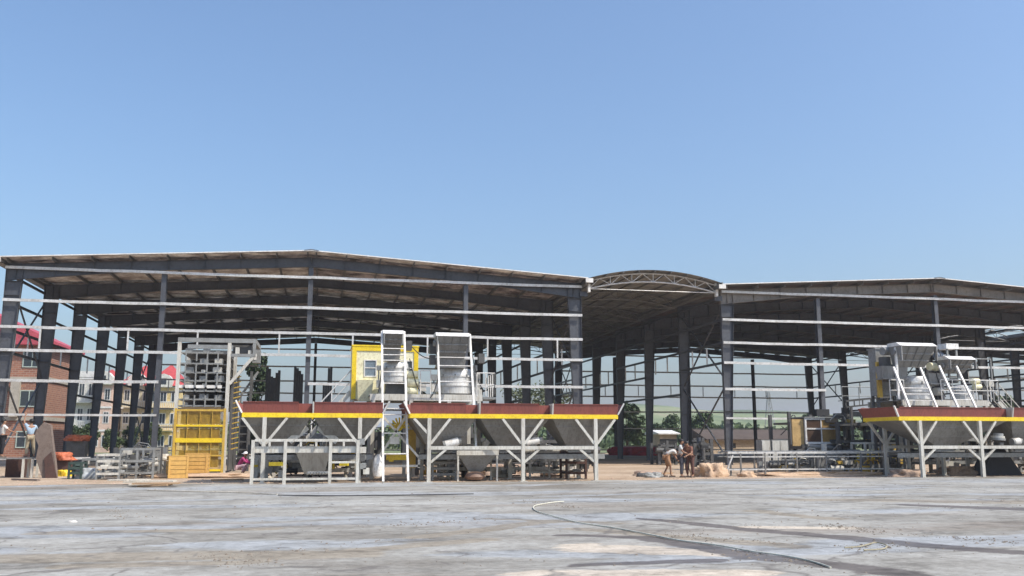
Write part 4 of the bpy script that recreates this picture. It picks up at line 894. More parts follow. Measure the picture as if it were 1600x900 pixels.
# ------------------------------------------------------------------ machines between the two batching plants
yl = 40.9
RC = thing('roller_conveyor', (P(1280, 743, yl).x, yl, 0), 'long low galvanised roller conveyor frame running along the yard edge right of the workers', 'conveyor')
x0, x1 = P(1138, 740, yl).x, P(1416, 740, yl).x
for y in (yl, yl + 1.1):
    for py, h_ in ((707, .10), (713.5, .05), (733, .06)):
        z = P(1280, py, yl).z + (0 if y == yl else 0); obox('rail', galv if y == yl else mgrey, RC, (x0, x1, y - .03, y + .03, z - h_ / 2, z + h_ / 2))
for px in (1158, 1196, 1246, 1292, 1346, 1382, 1414):
    x = P(px, 740, yl).x
    for y in (yl, yl + 1.1): obox('post', galv_dull_shade, RC, (x - .035, x + .035, y - .036, y + .036, 0, 1.08))
b = MB(); b.bar(P(1145, 711, yl), P(1132, 745, yl) , .06); b.build('prop_leg', galv, RC)
rl = MB(); rl.tube((0, .05, 0), (0, 1.05, 0), .04); rlm = rl.mesh('roller', mgrey)
k = x0 + .15
while k < x1: inst('roller', rlm, RC, (k, yl, 1.13)); k += .28
for i, (pa, pb_, lab) in enumerate(((1190, 1204, 'pale grey electrical cabinet, left one of the pair behind the roller conveyor'), (1206, 1232, 'wider pale grey electrical cabinet, right one of the pair behind the roller conveyor'))):
    ye = 44.2; x0, x1 = P(pa, 700, ye).x, P(pb_, 700, ye).x; zt = P(1200, 687, ye).z
    t = thing('electrical_cabinet', ((x0 + x1) / 2, ye, 0), lab, 'cabinet')
    obox('body', mgrey, t, (x0, x1, ye, ye + .6, .1, zt)); obox('plinth', dgrey, t, (x0 + .03, x1 - .03, ye + .03, ye + .57, 0, .1))
    nd = 1 + i
    for k in range(nd):
        a_ = x0 + .03 + (x1 - x0 - .03) * k / nd; b_ = a_ + (x1 - x0) / nd - .05; d_ = obox('door', offwhite, t, (a_, b_, ye - .025, ye - .002, .15, zt - .05)); obox('handle', dgrey, d_, (b_ - .1, b_ - .06, ye - .05, ye - .026, zt * .5, zt * .5 + .2))
# booth with white window frame
ye = 45.5; BT = thing('operator_booth', (P(1283, 700, ye).x, ye, 0), 'small booth with white window frame and orange side panel on a dark machine base', 'booth')
x0, x1 = P(1258, 680, ye).x, P(1309, 680, ye).x; z0, z1 = P(1280, 694, ye).z, P(1280, 653, ye).z; xm = (x0 + x1) / 2; zm = (z0 + z1) / 2 + .08
f_ = obox('window_frame', white, BT, (x0, x0 + .09, ye - .05, ye + .05, z0, z1), (x1 - .09, x1, ye - .05, ye + .05, z0, z1), (x0 + .09, x1 - .09, ye - .05, ye + .05, z1 - .1, z1), (x0 + .09, x1 - .09, ye - .05, ye + .05, z0, z0 + .12), (x0 + .09, x1 - .09, ye - .04, ye + .04, zm, zm + .08), (xm - .03, xm + .03, ye - .03, ye + .03, z0 + .12, zm), (xm - .03, xm + .03, ye - .03, ye + .03, zm + .08, z1 - .1))
gk = mat('brown_tinted_glass', (.10, .06, .04), .35)
obox('pane', gk, f_, (x0 + .09, xm - .03, ye - .005, ye + .005, z0 + .12, zm)); obox('pane', gk, f_, (x0 + .09, xm - .03, ye - .005, ye + .005, zm + .08, z1 - .1)); obox('pane', mat('amber_window_film', (.38, .24, .09), .3), f_, (xm + .03, x1 - .09, ye - .005, ye + .005, z0 + .12, zm)); obox('pane', mat('amber_window_film', (.38, .24, .09), .3), f_, (xm + .03, x1 - .09, ye - .005, ye + .005, zm + .08, z1 - .1))
obox('side_panel', mat('orange_booth_panel', (.60, .40, .17), .5), BT, (P(1240, 680, ye).x, x0 - .01, ye + .1, ye + .2, z0 - .1, z1 - .08)); obox('back_panel', offwhite, BT, (x0, x1, ye + 1.5, ye + 1.55, z0, z1)); obox('roof', mgrey, BT, (x0 - .05, x1 + .1, ye - .1, ye + 1.6, z1, z1 + .06))
obox('side_post', yellow, BT, (x1 + .02, x1 + .16, ye + .3, ye + .45, z0 + .3, z1 - .1)); obox('base', dgrey, BT, (x0 - .2, x1 + .3, ye, ye + 1.6, z0 - .25, z0 - .01))
obox('leg', dgrey, BT, (x0, x0 + .15, ye + .1, ye + .25, 0, z0 - .25), (x1, x1 + .15, ye + .1, ye + .25, 0, z0 - .25), (x0, x0 + .15, ye + 1.3, ye + 1.45, 0, z0 - .25), (x1, x1 + .15, ye + 1.3, ye + 1.45, 0, z0 - .25))
b = MB(); b.tube(P(1262, 698, 45.3), P(1306, 700, 45.3), .12, 10); b.build('pipe', mgrey, BT)
# block press: dark clustered machine
def press(name, label, cat, px0, px1, pytop, Y, seed, cols, n=34, depth=2.5, steps=None):
    x0, x1 = P(px0, 720, Y).x, P(px1, 720, Y).x; zt = P((px0 + px1) / 2, pytop, Y).z; rr = random.Random(seed)
    t = thing(name, ((x0 + x1) / 2, Y, 0), label, cat)
    for x in (x0, (x0 + x1) / 2, x1):
        for y in (Y, Y + depth): obox('column', cols[0], t, (x - .09, x + .09, y - .09, y + .09, 0, zt * (0.75 + .25 * rr.random())))
    for z in (zt * .25, zt * .5, zt * .78): obox('cross_beam', cols[0], t, (x0 + .1, x1 - .1, Y - .07, Y + .1, z - .08, z + .08)); obox('table', cols[0], t, (x0 + .1, x1 - .1, Y + .2, Y + depth - .2, z - .1, z + .02))
    for k in range(n):
        x = x0 + (x1 - x0) * rr.random(); z = .15 + rr.random() * (zt - .3); y = Y - .3 + rr.random() * depth; s = .09 + rr.random() ** 2 * .35; m = rr.choice(cols); b = MB(); q = rr.random()
        if q < .35: b.box(x - s, x + s, y - .15, y + .15, z - s * .5, z + s * .5)
        elif q < .6: b.tube((x, y, z - s), (x, y, z + s), s * .35, 10)
        elif q < .8: b.tube((x - s, y, z), (x + s, y, z), s * .4, 10)
        else: b.path([(x - s * 1.5, y, z), (x - s * .5, y - .1, z + s), (x + s * .7, y - .1, z + s * .8), (x + s * 1.5, y, z - s * .4)], .03)
        b.build('component', m, t)
    return t
press('block_press', 'dark block press machine cluttered with pipes, left of the right batching machine', 'block press', 1312, 1425, 642, 44.5, 4, [dgrey, dgrey, dgrey, mgrey, rubber, ochre], 120)
press('block_press', 'dark tangle of motors and hoses around the column right of the small hillside shed', 'machine', 1238, 1300, 640, 50.0, 14, [dgrey, rubber, dgrey, mgrey], 26)
press('transfer_cart', 'grey transfer cart loaded with moulds behind the middle of the roller conveyor', 'transfer cart', 1236, 1340, 701, 43.4, 8, [mgrey, dgrey, offwhite, dgrey, galv_dull_shade, dgrey], 90, 1.6)
press('mould_stack', 'yellow and grey mould carriage behind the right end of the roller conveyor', 'mould carriage', 1343, 1410, 706, 43.0, 9, [yellow, yellow, mgrey, dgrey], 30, 1.2)
press('under_machine', 'grey conveyor drives and braces under the right batching machine', 'drive unit', 1440, 1620, 672, 42.5, 19, [mgrey, dgrey, dgrey, rubber, offwhite], 110, 1.2)
frame_prop('steel_frame', 'white open steel frame left of the legs of the right batching machine', 'rack', 1353, 1411, 691, 42.3, 1.2, offwhite, 2, 3, seed=5, bits=6)  # open welded steel frame with components, not for storage
frame_prop('steel_frame', 'brown steel frame with rails behind the right legs of the three-bin machine', 'rack', 885, 915, 705, 39.6, 1.0, rust, 3, 2, seed=6, bits=4)
frame_prop('steel_frame', 'thin white frame under the middle of the three-bin machine', 'rack', 828, 888, 705, 41.0, 1.0, offwhite, 2, 3, seed=16, bits=3)
frame_prop('stepped_frame', 'grey stepped frame behind the left leg of the three-bin machine', 'rack', 676, 712, 712, 39.0, 1.0, mgrey, 4, 2, seed=21, bits=4)
motor(1559, 683, 37.7, .1, .3, offwhite, 'pale round cover plate between the upper braces of the right batching machine', 1.5, 'cover plate')
motor(1588, 690, 37.7, .3, .17, white, 'white round motor near the right edge above the mid rail', .1)
# dark cover leaning under the right machine
b = MB(); p = P(1562, 745, 39.5); b.prism([(p.x - 1.0, 39.5, 0), (p.x - .2, 39.5, 1.25), (p.x + .4, 39.5, 1.25), (p.x + 1.3, 39.5, 0)], (0, .8, 0)); tag(b.build('tarpaulin_cover', mat('dark_blue_tarpaulin', (.03, .033, .045), .7), None), 'dark tarpaulin draped over a load under the right batching machine', 'tarpaulin')

press('conveyor_drive', 'long low line of grey conveyor drives just behind the roller conveyor', 'conveyor drive', 1200, 1412, 716, 42.3, 91, [mgrey, dgrey, offwhite, galv_dull_shade, dgrey, ochre], 150, .9)
press('hopper_drive', 'pale pipes and drives under the middle bin of the three-bin machine', 'drive unit', 690, 900, 690, 41.6, 92, [offwhite, mgrey, dgrey, offwhite, rubber], 90, .9)
press('hopper_drive', 'pale pipes and drives filling the low rack under the shortest batching machine', 'drive unit', 400, 560, 690, 40.9, 93, [offwhite, mgrey, dgrey, offwhite, yellow, rubber], 90, .9)
# ------------------------------------------------------------------ left side clutter
frame_prop('pallet_conveyor', 'small grey slatted conveyor table at the yard edge in front of the left houses', 'conveyor', 152, 187, 709, 42.5, 1.2, mgrey, 4, 2, seed=2, bits=9, topm=offwhite)
frame_prop('steel_frame', 'grey low frame machine standing between the slatted conveyor and the hall column', 'rack', 188, 240, 700, 43.5, 1.4, mgrey, 3, 3, seed=31, bits=16)
press('machine_bed', 'dark grey machine bed with motors left of the yellow crates', 'machine bed', 180, 250, 694, 46.5, 33, [dgrey, mgrey, dgrey, galv_dull_shade], 30, 1.6)
frame_prop('green_frame', 'dark green steel stand left of the slatted conveyor table', 'steel stand', 109, 128, 722, 43.6, .8, mat('dark_green_paint', (.04, .07, .06), .6), 3, 2, seed=41, bits=4)
frame_prop('steel_frame', 'long thin frame lying low across the clutter behind the green stand', 'rack', 130, 230, 716, 45.5, .8, mgrey, 2, 4, seed=43, bits=10)

def lump(name, label, cat, c, sx, sy, sz, m, seed, flat=.6, parent=None, sub=4, rough=.38):
    bm = bmesh.new(); bmesh.ops.create_icosphere(bm, subdivisions=sub, radius=1)
    for v in bm.verts:
        n = noise.noise(v.co * 1.6 + Vector((seed, seed * 2, 0))) * rough * 1.3 + noise.noise(v.co * 4 + Vector((seed, 0, seed))) * rough * .8 + noise.noise(v.co * 9 + Vector((seed, 0, seed))) * rough * .35
        v.co *= 1 + n; v.co.z = max(v.co.z, -.12); v.co.z = min(v.co.z, .82 + .08 * noise.noise(v.co * 5)); v.co.x *= sx; v.co.y *= sy; v.co.z *= sz
    me = bpy.data.meshes.new(name); bm.to_mesh(me); bm.free(); me.materials.append(m)
    for p in me.polygons: p.use_smooth = True
    o = bpy.data.objects.new(name, me); COL.objects.link(o); c = Vector(c); 
    if parent: o.parent = parent; o.location = c - WP[parent.name]
    else: o.location = c; tag(o, label, cat)
    WP[o.name] = c; return o
g_ = G(58, 748)
# leaning slab
SB = thing('leaning_board', G(70, 746), 'tall grey-brown bent board leaning upright at the yard edge beside the left worker', 'board')
a_ = G(70, 747); Y_ = a_.y
b = MB(); pts = [(88, 746), (66, 744), (56, 716), (60, 696), (54, 682), (57, 672), (68, 660), (79, 664), (83, 700), (86, 722)]
b.prism([P(px, py, Y_) if py < 744 else Vector((P(px, py, Y_).x, Y_, 0)) for px, py in pts], (0.04, .14, 0)); b.build('board', ply, SB)
b = MB(); b.prism([P(69, 716, Y_ - .06), P(80, 706, Y_ - .06), Vector((P(90, 748, Y_).x, Y_ - .14, 0)), Vector((P(72, 748, Y_).x, Y_ - .14, 0))], (0, .05, 0)); b.build('board', rust, SB)
obox('prop', wood, SB, (a_.x - .05, a_.x + .05, Y_ + .15, Y_ + .9, 0, .08))
# brown bins and platform where the left workers stand
PF = thing('work_platform', (P(30, 714, 45.6).x, 45.6, 0), 'low steel trestle platform carrying the two workers at the left edge', 'platform')
zpl = P(30, 715, 45.6).z; xa_, xb_ = P(-25, 714, 45.6).x, P(58, 714, 45.6).x
obox('plank', galv_dull_shade, PF, (xa_, xb_, 45.3, 45.58, zpl - .06, zpl)); obox('plank', galv_dull_shade, PF, (xa_, xb_, 45.6, 45.88, zpl - .06, zpl)); obox('plank', galv_dull_shade, PF, (xa_, xb_, 45.9, 46.18, zpl - .06, zpl))
for x in (xa_ + .1, P(38, 714, 45.4).x, xb_ - .1):
    for y in (45.34, 46.14): obox('leg', offwhite, PF, (x - .05, x + .05, y - .04, y + .04, 0, zpl - .06))
obox('guard_rail', offwhite, PF, (xa_, xb_, 46.2, 46.24, zpl + .9, zpl + .95)); obox('guard_post', offwhite, PF, (xa_, xa_ + .04, 46.2, 46.24, 0, zpl + .95)); 
o = obox('steel_bin', rust, None, (P(2, 740, 46).x, P(32, 740, 46).x, 46.5, 47.6, 0, .85)); tag(o, 'rusty brown steel bin under the platform at the left edge', 'bin')
# orange tarps
for i, (px, py, sx, sz, lab) in enumerate(((95, 708, .62, .42, 'orange tarpaulin heap on the ground behind the leaning board'), (122, 681, .75, .45, 'larger orange tarpaulin bundle raised on a dark stand left of the cream house'))):
    Y = 50 if i == 0 else 68; p = P(px, py, Y)
    lump('orange_tarpaulin', lab, 'tarpaulin', (p.x, Y, p.z - (.3 if i else .3)), sx, .6, sz, orange, 3 + i)
    if i:
        st_ = MB(); st_.box(p.x - .6, p.x + .6, Y - .4, Y + .4, 0, p.z - .35); tag(st_.build('dark_stand', dgrey, None), 'dark box stand under the raised orange bundle', 'stand')
p = P(96, 716, 50); b = MB(); b.box(p.x - .5, p.x + .5, 49.6, 50.4, 0, max(.2, p.z - .1)); tag(b.build('dark_box', rust, None), 'rusty box beneath the orange tarpaulin heap', 'box')
lump('yellow_bag', 'small bright yellow bag on the ground left of the green stand', 'bag', G(101, 744), .32, .25, .35, yellow, 9)
lump('cloth_bundle', 'pale crumpled cloth bundle right of the dark green stand', 'cloth bundle', G(136, 748), .5, .3, .55, mat('pale_blue_cloth', (.42, .45, .47), .9), 12)
lump('sack', 'white sack draped over machine parts left of the rack tower', 'sack', P(245, 719, 47) , .6, .3, .35, bagm, 13)
# white slab pile
SP = thing('slab_pile', G(222, 761), 'low pile of broken pale boards lying on the yard edge before the rack tower', 'board pile')
rr = random.Random(2)
for k in range(6):
    c = G(222 + rr.uniform(-22, 22), 760 + rr.uniform(-3, 2)); b = MB(); L = rr.uniform(.5, 1.0); an = rr.uniform(-.3, .3); z = .05 + k * .03
    d = Vector((math.cos(an), math.sin(an), 0)); b.bar(c - d * L + Vector((0, 0, z)), c + d * L + Vector((0, 0, z + rr.uniform(-.02, .06))), .5, .05); b.build('board', bagm if k % 3 else wood, SP)
# crates
def wood_crate(label, px, py, w_, h_, d_, rz=0):
    c = G(px, py); t = thing('wooden_crate', c, label, 'crate'); n = max(3, int(h_ / .16))
    pl = MB(); pl.box(-w_ / 2, w_ / 2, -.012, .012, -h_ / n / 2 + .01, h_ / n / 2 - .01); pme = pl.mesh('plank', crate)
    ps = MB(); ps.box(-d_ / 2 + .03, d_ / 2 - .03, -.012, .012, -h_ / n / 2 + .01, h_ / n / 2 - .01); sme = ps.mesh('plank', crate)
    for k in range(n):
        z = h_ * (k + .5) / n
        inst('plank', pme, t, c + Vector((0, -d_ / 2, z))); inst('plank', pme, t, c + Vector((0, d_ / 2, z)))
        inst('plank', sme, t, c + Vector((-w_ / 2 + .03, 0, z)), (0, 0, R(90))); inst('plank', sme, t, c + Vector((w_ / 2 - .03, 0, z)), (0, 0, R(90)))
    for sx in (-1, 1): obox('batten', crate, t, (c.x + sx * (w_ / 2 - .05) - .04, c.x + sx * (w_ / 2 - .05) + .04, c.y - d_ / 2 - .035, c.y - d_ / 2 - .014, .01, h_ - .01))
    obox('lid', crate, t, (c.x - w_ / 2, c.x + w_ / 2, c.y - d_ / 2, c.y + d_ / 2, h_, h_ + .025))
    t.rotation_euler.z = rz; return t
wood_crate('yellow wooden crate standing alone left of the yellow cage', 276, 747, .85, .95, .8, .25)
wood_crate('yellow slatted crate directly in front of the yellow mesh cage', 307, 745, 1.02, 1.05, .8)
# ragged dark plate stacks inside the hall
for i, (px0, prof, lab) in enumerate(((413, [(573, 1), (576, 1), (588, 1), (590, 1), (582, 1), (578, 1)], 'widest ragged-topped stack of dark upright steel plates, right beside the rack tower'),
                                      (457, [(572, 1), (575, 1), (579, 1), (584, 1)], 'ragged-topped dark plate stack standing alone in the middle of the three'),
                                      (503, [(602, 1), (598, 1), (575, 1), (573, 1)], 'ragged-topped dark plate stack left of the yellow cabin'))):
    Y = 86.0; x = P(px0, 640, Y).x; t = thing('plate_stack', (x + .5, Y, 0), lab, 'plate stack')
    for k, (py, _) in enumerate(prof):
        z = P(px0, py, Y).z; obox('plate', steel, t, (x + k * .21, x + k * .21 + .2, Y + k * .03, Y + .8 + k * .03, 0, z))
# mounds of clay and rubble
lump('clay_boulder', 'big pale orange clay boulder right of the workers', 'boulder', G(1112, 745) , .68, .6, .74, clay, 5)
lump('clay_boulder', 'low lumpy clay heap just behind the feet of the workers', 'boulder', G(1094, 744), .4, .45, .5, clay, 6)
lump('rubble_heap', 'pinkish rubble heap under the middle of the three-bin machine', 'rubble', G(783, 742), 1.5, .8, .6, rubble_m, 7)
lump('rubble_heap', 'pale rubble heap under the right bin of the three-bin machine', 'rubble', G(873, 743), .75, .6, .55, clay, 8)
lump('rubble_heap', 'brown spoil left of the stooping worker', 'rubble', G(1012, 743), .6, .4, .28, rubble_m, 15)
lump('rubble_heap', 'pale clay lumps beside the left end of the roller conveyor', 'rubble', G(1168, 745), .42, .3, .3, clay, 16)
lump('sand_ridge', 'low sandy ridge under the roller conveyor', 'sand', G(1270, 743), 3.2, .8, .22, clay, 17)
lump('sand_ridge', 'heap of rubble and straw left of the legs of the right batching machine', 'rubble', G(1418, 745), .9, .5, .42, rubble_m, 18)
lump('sand_ridge', 'pale pink mound under the right batching machine', 'sand', G(1503, 742), 1.2, .6, .5, rubble_m, 20)
lump('sand_ridge', 'sandy spoil around the foot of the yellow mesh cage', 'sand', G(330, 746), 2.6, .7, .22, clay, 21)
for i, (px, py) in enumerate(((400, 751), (432, 750), (470, 750), (418, 748))):
    lump('cement_lump', ['pale cement lump at the foot of the left frame post', 'white cement lump right of the second frame post', 'small pale block lying on the yard under the low frame', 'grey lump between the first two frame posts'][i], 'cement lump', G(px, py), .22, .18, .13, bagm, 30 + i, sub=2)
lump('stone', 'small white stone lying alone on the cement yard at left', 'stone', G(113, 817), .10, .07, .06, white, 50, sub=2)
lump('stone', 'dark lump left of the worker group on the yard edge', 'stone', G(1003, 745), .28, .2, .22, dgrey, 51, sub=2)
lump('sack', 'grey sack lying on the sand left of the stooping worker', 'sack', G(1022, 746), .4, .25, .28, mgrey, 52)
for i, (px0, px1, py) in enumerate(((330, 380, 752), (60, 20, 752), (1020, 1050, 742), (760, 812, 746), (845, 905, 745))):
    p0, p1 = G(px0, py), G(px1, py - 1); b = MB(); b.bar(p0 + Vector((0, 0, .05)), p1 + Vector((0, 0, .06)), .16, .06)
    tag(b.build('timber_plank', wood if i % 2 == 0 else ply, None), ['brown plank on the sand between the cage and the low frame', 'grey plank on the ground at the left edge', 'plank beside the feet of the stooping worker', 'dark plank under the middle legs of the three-bin machine', 'dark plank under the right legs of the three-bin machine'][i], 'plank')
# hoses
def hose(label, pts, r, m, name='hose', smooth=8, lift=0.0):
    P_ = [G(*p) + Vector((0, 0, r + .03 + lift)) for p in pts]; out = []
    for i in range(len(P_) - 1):
        a, b, c, d = P_[max(0, i - 1)], P_[i], P_[i + 1], P_[min(len(P_) - 1, i + 2)]
        for k in range(smooth):
            t = k / smooth; out.append(.5 * ((2 * b) + (c - a) * t + (2 * a - 5 * b + 4 * c - d) * t * t + (3 * b - a - 3 * c + d) * t ** 3))
    out.append(P_[-1]); b = MB(); b.path(out, r, 8); o = b.build(name, m, None, True); tag(o, label, 'hose'); return o
hose('long pale hose curving across the cement yard towards the camera', [(881, 786), (868, 787), (848, 790), (834, 794), (838, 801), (866, 810), (905, 820), (958, 828), (1010, 838), (1060, 848), (1120, 856), (1175, 866), (1225, 873), (1268, 882), (1298, 892)], .013, mat('pale_hose', (.70, .68, .56), .6))
hose('thin pale cable lying along the yard edge at left', [(230, 768), (300, 770), (380, 772), (433, 775)], .018, bagm)
hose('thin dark cable lying on the yard before the short machine', [(434, 776), (520, 777), (620, 776), (740, 774)], .014, rubber)
hose('straw-coloured twist of rope on the yard at lower right', [(1320, 860), (1345, 858), (1368, 852), (1385, 856), (1380, 862), (1350, 864)], .011, mat('straw_rope', (.36, .32, .22), .9), 'rope')
# mud clods and grit
b = MB(); rr = random.Random(21)
def clod(x, y, s, z0=.03):
    vs = [(x + s * rr.uniform(.6, 1.2) * math.cos(a), y + s * rr.uniform(.6, 1.2) * math.sin(a), z0 - .01) for a in [2 * math.pi * k / 5 for k in range(5)]] + [(x + rr.uniform(-.2, .2) * s, y + rr.uniform(-.2, .2) * s, z0 + s * rr.uniform(.12, .45))]
    b.add(vs, [(k, (k + 1) % 5, 5) for k in range(5)])
lines = [((1010, 812), (1140, 830)), ((1150, 822), (1200, 826)), ((1300, 822), (1380, 836)), ((1060, 838), (1210, 850)), ((1330, 866), (1400, 850)), ((1140, 862), (1290, 896)), ((180, 795), (190, 812)), ((600, 825), (760, 812)), ((640, 845), (400, 868)), ((320, 870), (400, 885)), ((1420, 838), (1600, 850)), ((1000, 770), (1060, 772)), ((830, 785), (900, 795))]
for (a_, c_) in lines:
    A_, C_ = G(*a_), G(*c_); n = 110
    for k in range(n):
        t = rr.random(); p = A_.lerp(C_, t); sp = .10 + .35 * rr.random() ** 2; clod(p.x + rr.gauss(0, sp), p.y + rr.gauss(0, sp * 1.4), .006 + .035 * rr.random() ** 3)
for k in range(2600):
    y = rr.uniform(10, 37); x = rr.uniform(-.42 * y - 1, .85 * y + 1); clod(x, y, (.005 + .03 * rr.random() ** 4) * (1 + y / 40), .022)
o = b.build('mud_clods', mat('dry_mud', (.24, .205, .165), .95, 0, (.10, .08, .06), 5, .8), None, stuff=True); o['label'] = 'small dry mud clods and grit scattered over the cement yard'; o['category'] = 'mud'
b = MB(); rr = random.Random(5)
for k in range(2600):
    x = rr.uniform(-16, 44); y = edge_y(x) + abs(rr.gauss(0, 3.0)) + .1; clod(x, y, rr.uniform(.02, .10), .0)
o = b.build('gravel', rubble_m, None, stuff=True); o['label'] = 'loose stones and rubble on the sand behind the yard edge'; o['category'] = 'gravel'

# ------------------------------------------------------------------ houses behind the left hall
wall_c = mat('cream_render', (.62, .56, .40), .9, 0, (.5, .44, .32), .5, .5); wall_p = mat('pink_tile_wall', (.62, .46, .38), .8, 0, (.5, .36, .3), .6, .5); wall_w = mat('white_tile_wall', (.62, .62, .58), .8, 0, (.5, .5, .46), .6, .5); wall_y = mat('yellow_render', (.66, .52, .26), .9, 0, (.55, .42, .2), .5, .5)
roof_r = mat('red_tile_roof', (.48, .07, .07), .7, 0, (.36, .05, .05), .8, .6)
trim = mat('white_trim', (.7, .7, .68), .7)
def house(label, x0, x1, y, dep, h, wall, roof='gable', floors=3, nwin=3, roof_h=2.2, arch=False, side=False):
    t = thing('house', ((x0 + x1) / 2, y, 0), label, 'house')
    obox('wall', wall, t, (x0, x1, y, y + dep, 0, h))
    for k in range(1, floors + 1): obox('floor_band', trim, t, (x0 - .08, x1 + .08, y - .1, y - .003, h * k / floors - .32, h * k / floors - .04))
    for k in range(floors):
        for j in range(nwin):
            cx = x0 + (x1 - x0) * (j + .5) / nwin; z = h * (k + .28) / floors; wh = h / floors * .45; ww = min(1.3, (x1 - x0) / nwin * .5)
            f = obox('window', trim, t, (cx - ww / 2 - .1, cx - ww / 2, y - .06, y - .004, z - .1, z + wh + .1), (cx + ww / 2, cx + ww / 2 + .1, y - .06, y - .004, z - .1, z + wh + .1), (cx - ww / 2, cx + ww / 2, y - .06, y - .004, z - .1, z), (cx - ww / 2, cx + ww / 2, y - .06, y - .004, z + wh, z + wh + .1), (cx - .03, cx + .03, y - .05, y - .004, z, z + wh))
            obox('pane', glass, f, (cx - ww / 2, cx + ww / 2, y - .03, y - .01, z, z + wh))
        if k and nwin > 2:
            cx = x0 + (x1 - x0) * .5; z = h * k / floors; bl = obox('balcony', wall, t, (cx - 1.6, cx + 1.6, y - 1.1, y - .11, z - .15, z)); b = MB()
            for q in range(13): xx = cx - 1.55 + 3.1 * q / 12; b.box(xx - .04, xx + .04, y - 1.08, y - 1.0, z, z + .8)
            b.box(cx - 1.6, cx + 1.6, y - 1.1, y - .98, z + .8, z + .92); b.build('balustrade', trim, bl)
    b = MB()
    if roof == 'gable':
        b.prism([(x0 - .5, y - .5, h), (x0 - .5, y + dep / 2, h + roof_h), (x0 - .5, y + dep + .5, h)], (x1 - x0 + 1, 0, 0)); b.build('roof', roof_r, t)
    elif roof == 'hip':
        e = .6; r_ = min(dep, x1 - x0) / 2.2; b.add([(x0 - e, y - e, h), (x1 + e, y - e, h), (x1 + e, y + dep + e, h), (x0 - e, y + dep + e, h), (x0 + r_, y + dep / 2, h + roof_h), (x1 - r_, y + dep / 2, h + roof_h)], [(0, 1, 5, 4), (1, 2, 5), (2, 3, 4, 5), (3, 0, 4), (3, 2, 1, 0)])
        rf = b.build('roof', roof_r, t)
        for cx in ((x0 + x1) / 2,):
            d = MB(); d.prism([(cx - 1.3, y - .62, h - .2), (cx + 1.3, y - .62, h - .2), (cx + 1.3, y - .62, h + .9), (cx + .7, y - .62, h + 1.6), (cx, y - .62, h + 1.85), (cx - .7, y - .62, h + 1.6), (cx - 1.3, y - .62, h + .9)], (0, 2.0, 0)); dd = d.build('dormer', wall_w if arch else wall, t); obox('dormer_window', glass, dd, (cx - .4, cx + .4, y - .66, y - .625, h + .2, h + 1.1))
    else:
        obox('parapet', trim, t, (x0 - .15, x1 + .15, y - .15, y, h, h + .9), (x0 - .15, x1 + .15, y + dep, y + dep + .15, h, h + .9), (x0 - .15, x0, y, y + dep, h, h + .9), (x1, x1 + .15, y, y + dep, h, h + .9))
    return t
Yh = 150
def HX(px, Y=Yh): return P(px, 640, Y).x
def HZ(py, px=180, Y=Yh): return P(px, py, Y).z
house('white tiled flat-roofed house seen between the third and fourth hall columns', HX(103), HX(148), Yh, 10, HZ(590), wall_w, 'flat', 3, 3)
house('pink house with a red roof dormer seen right of the white tiled house', HX(150), HX(178), Yh - 2, 10, HZ(600), wall_p, 'hip', 3, 2, 2.4, True)
house('cream house with a tall red hipped roof between the sixth and seventh hall columns', HX(181), HX(226), Yh + 4, 12, HZ(598), wall_c, 'hip', 3, 3, 3.4, True)
house('yellow house with a red hipped roof left of the grey rack tower', HX(228), HX(280), Yh, 12, HZ(602), wall_y, 'hip', 3, 3, 3.6, True)
# unfinished brick house at far left
Yb = 97; BH = thing('brick_house', (P(50, 720, Yb).x, Yb, 0), 'unfinished red brick house with a pink-red roof at the left edge', 'house')
bx1 = P(72, 640, Yb).x; bx0 = bx1 - 18; hz = 11.3
obox('wall', brickm, BH, (bx0, bx1, Yb, Yb + 9, 0, hz))
for k, z in enumerate((3.6, 7.4)): obox('concrete_band', mat('grey_concrete_band', (.45, .42, .36), .9), BH, (bx0 - .15, bx1 + .15, Yb - .15, Yb - .003, z, z + .35), (bx1 + .003, bx1 + .15, Yb, Yb + 9, z, z + .35))
for cx in (bx1 - 1.6, bx1 - 6.0, bx1 - 10.5):
    for z in (1.0, 4.9, 8.7):
        f = obox('window', mat('pale_green_frame', (.45, .55, .5), .6), BH, (cx - .85, cx - .75, Yb - .08, Yb - .004, z, z + 1.6), (cx + .75, cx + .85, Yb - .08, Yb - .004, z, z + 1.6), (cx - .75, cx + .75, Yb - .08, Yb - .004, z, z + .1), (cx - .75, cx + .75, Yb - .08, Yb - .004, z + 1.5, z + 1.6), (cx - .04, cx + .04, Yb - .08, Yb - .004, z + .1, z + 1.5))
        obox('pane', glass, f, (cx - .75, cx + .75, Yb - .04, Yb - .01, z + .1, z + 1.5))
b = MB(); xmid = (bx0 + bx1) / 2
b.prism([(bx0 - .8, Yb - .8, hz - .2), (xmid, Yb - .8, hz + 4.3), (bx1 + .8, Yb - .8, hz - .2), (bx1 + .8, Yb - .8, hz - .45), (bx0 - .8, Yb - .8, hz - .45)], (0, 10.6, 0)); b.build('roof', mat('pink_red_roof', (.48, .08, .11), .6, 0, (.34, .06, .08), .6, .5), BH)
b = MB(); b.box(bx1 - 3.2, bx1 - 2.4, Yb - .5, Yb - .004, 3.95, 7.35); b.build('pier', mat('grey_concrete_band', (.45, .42, .36)), BH)
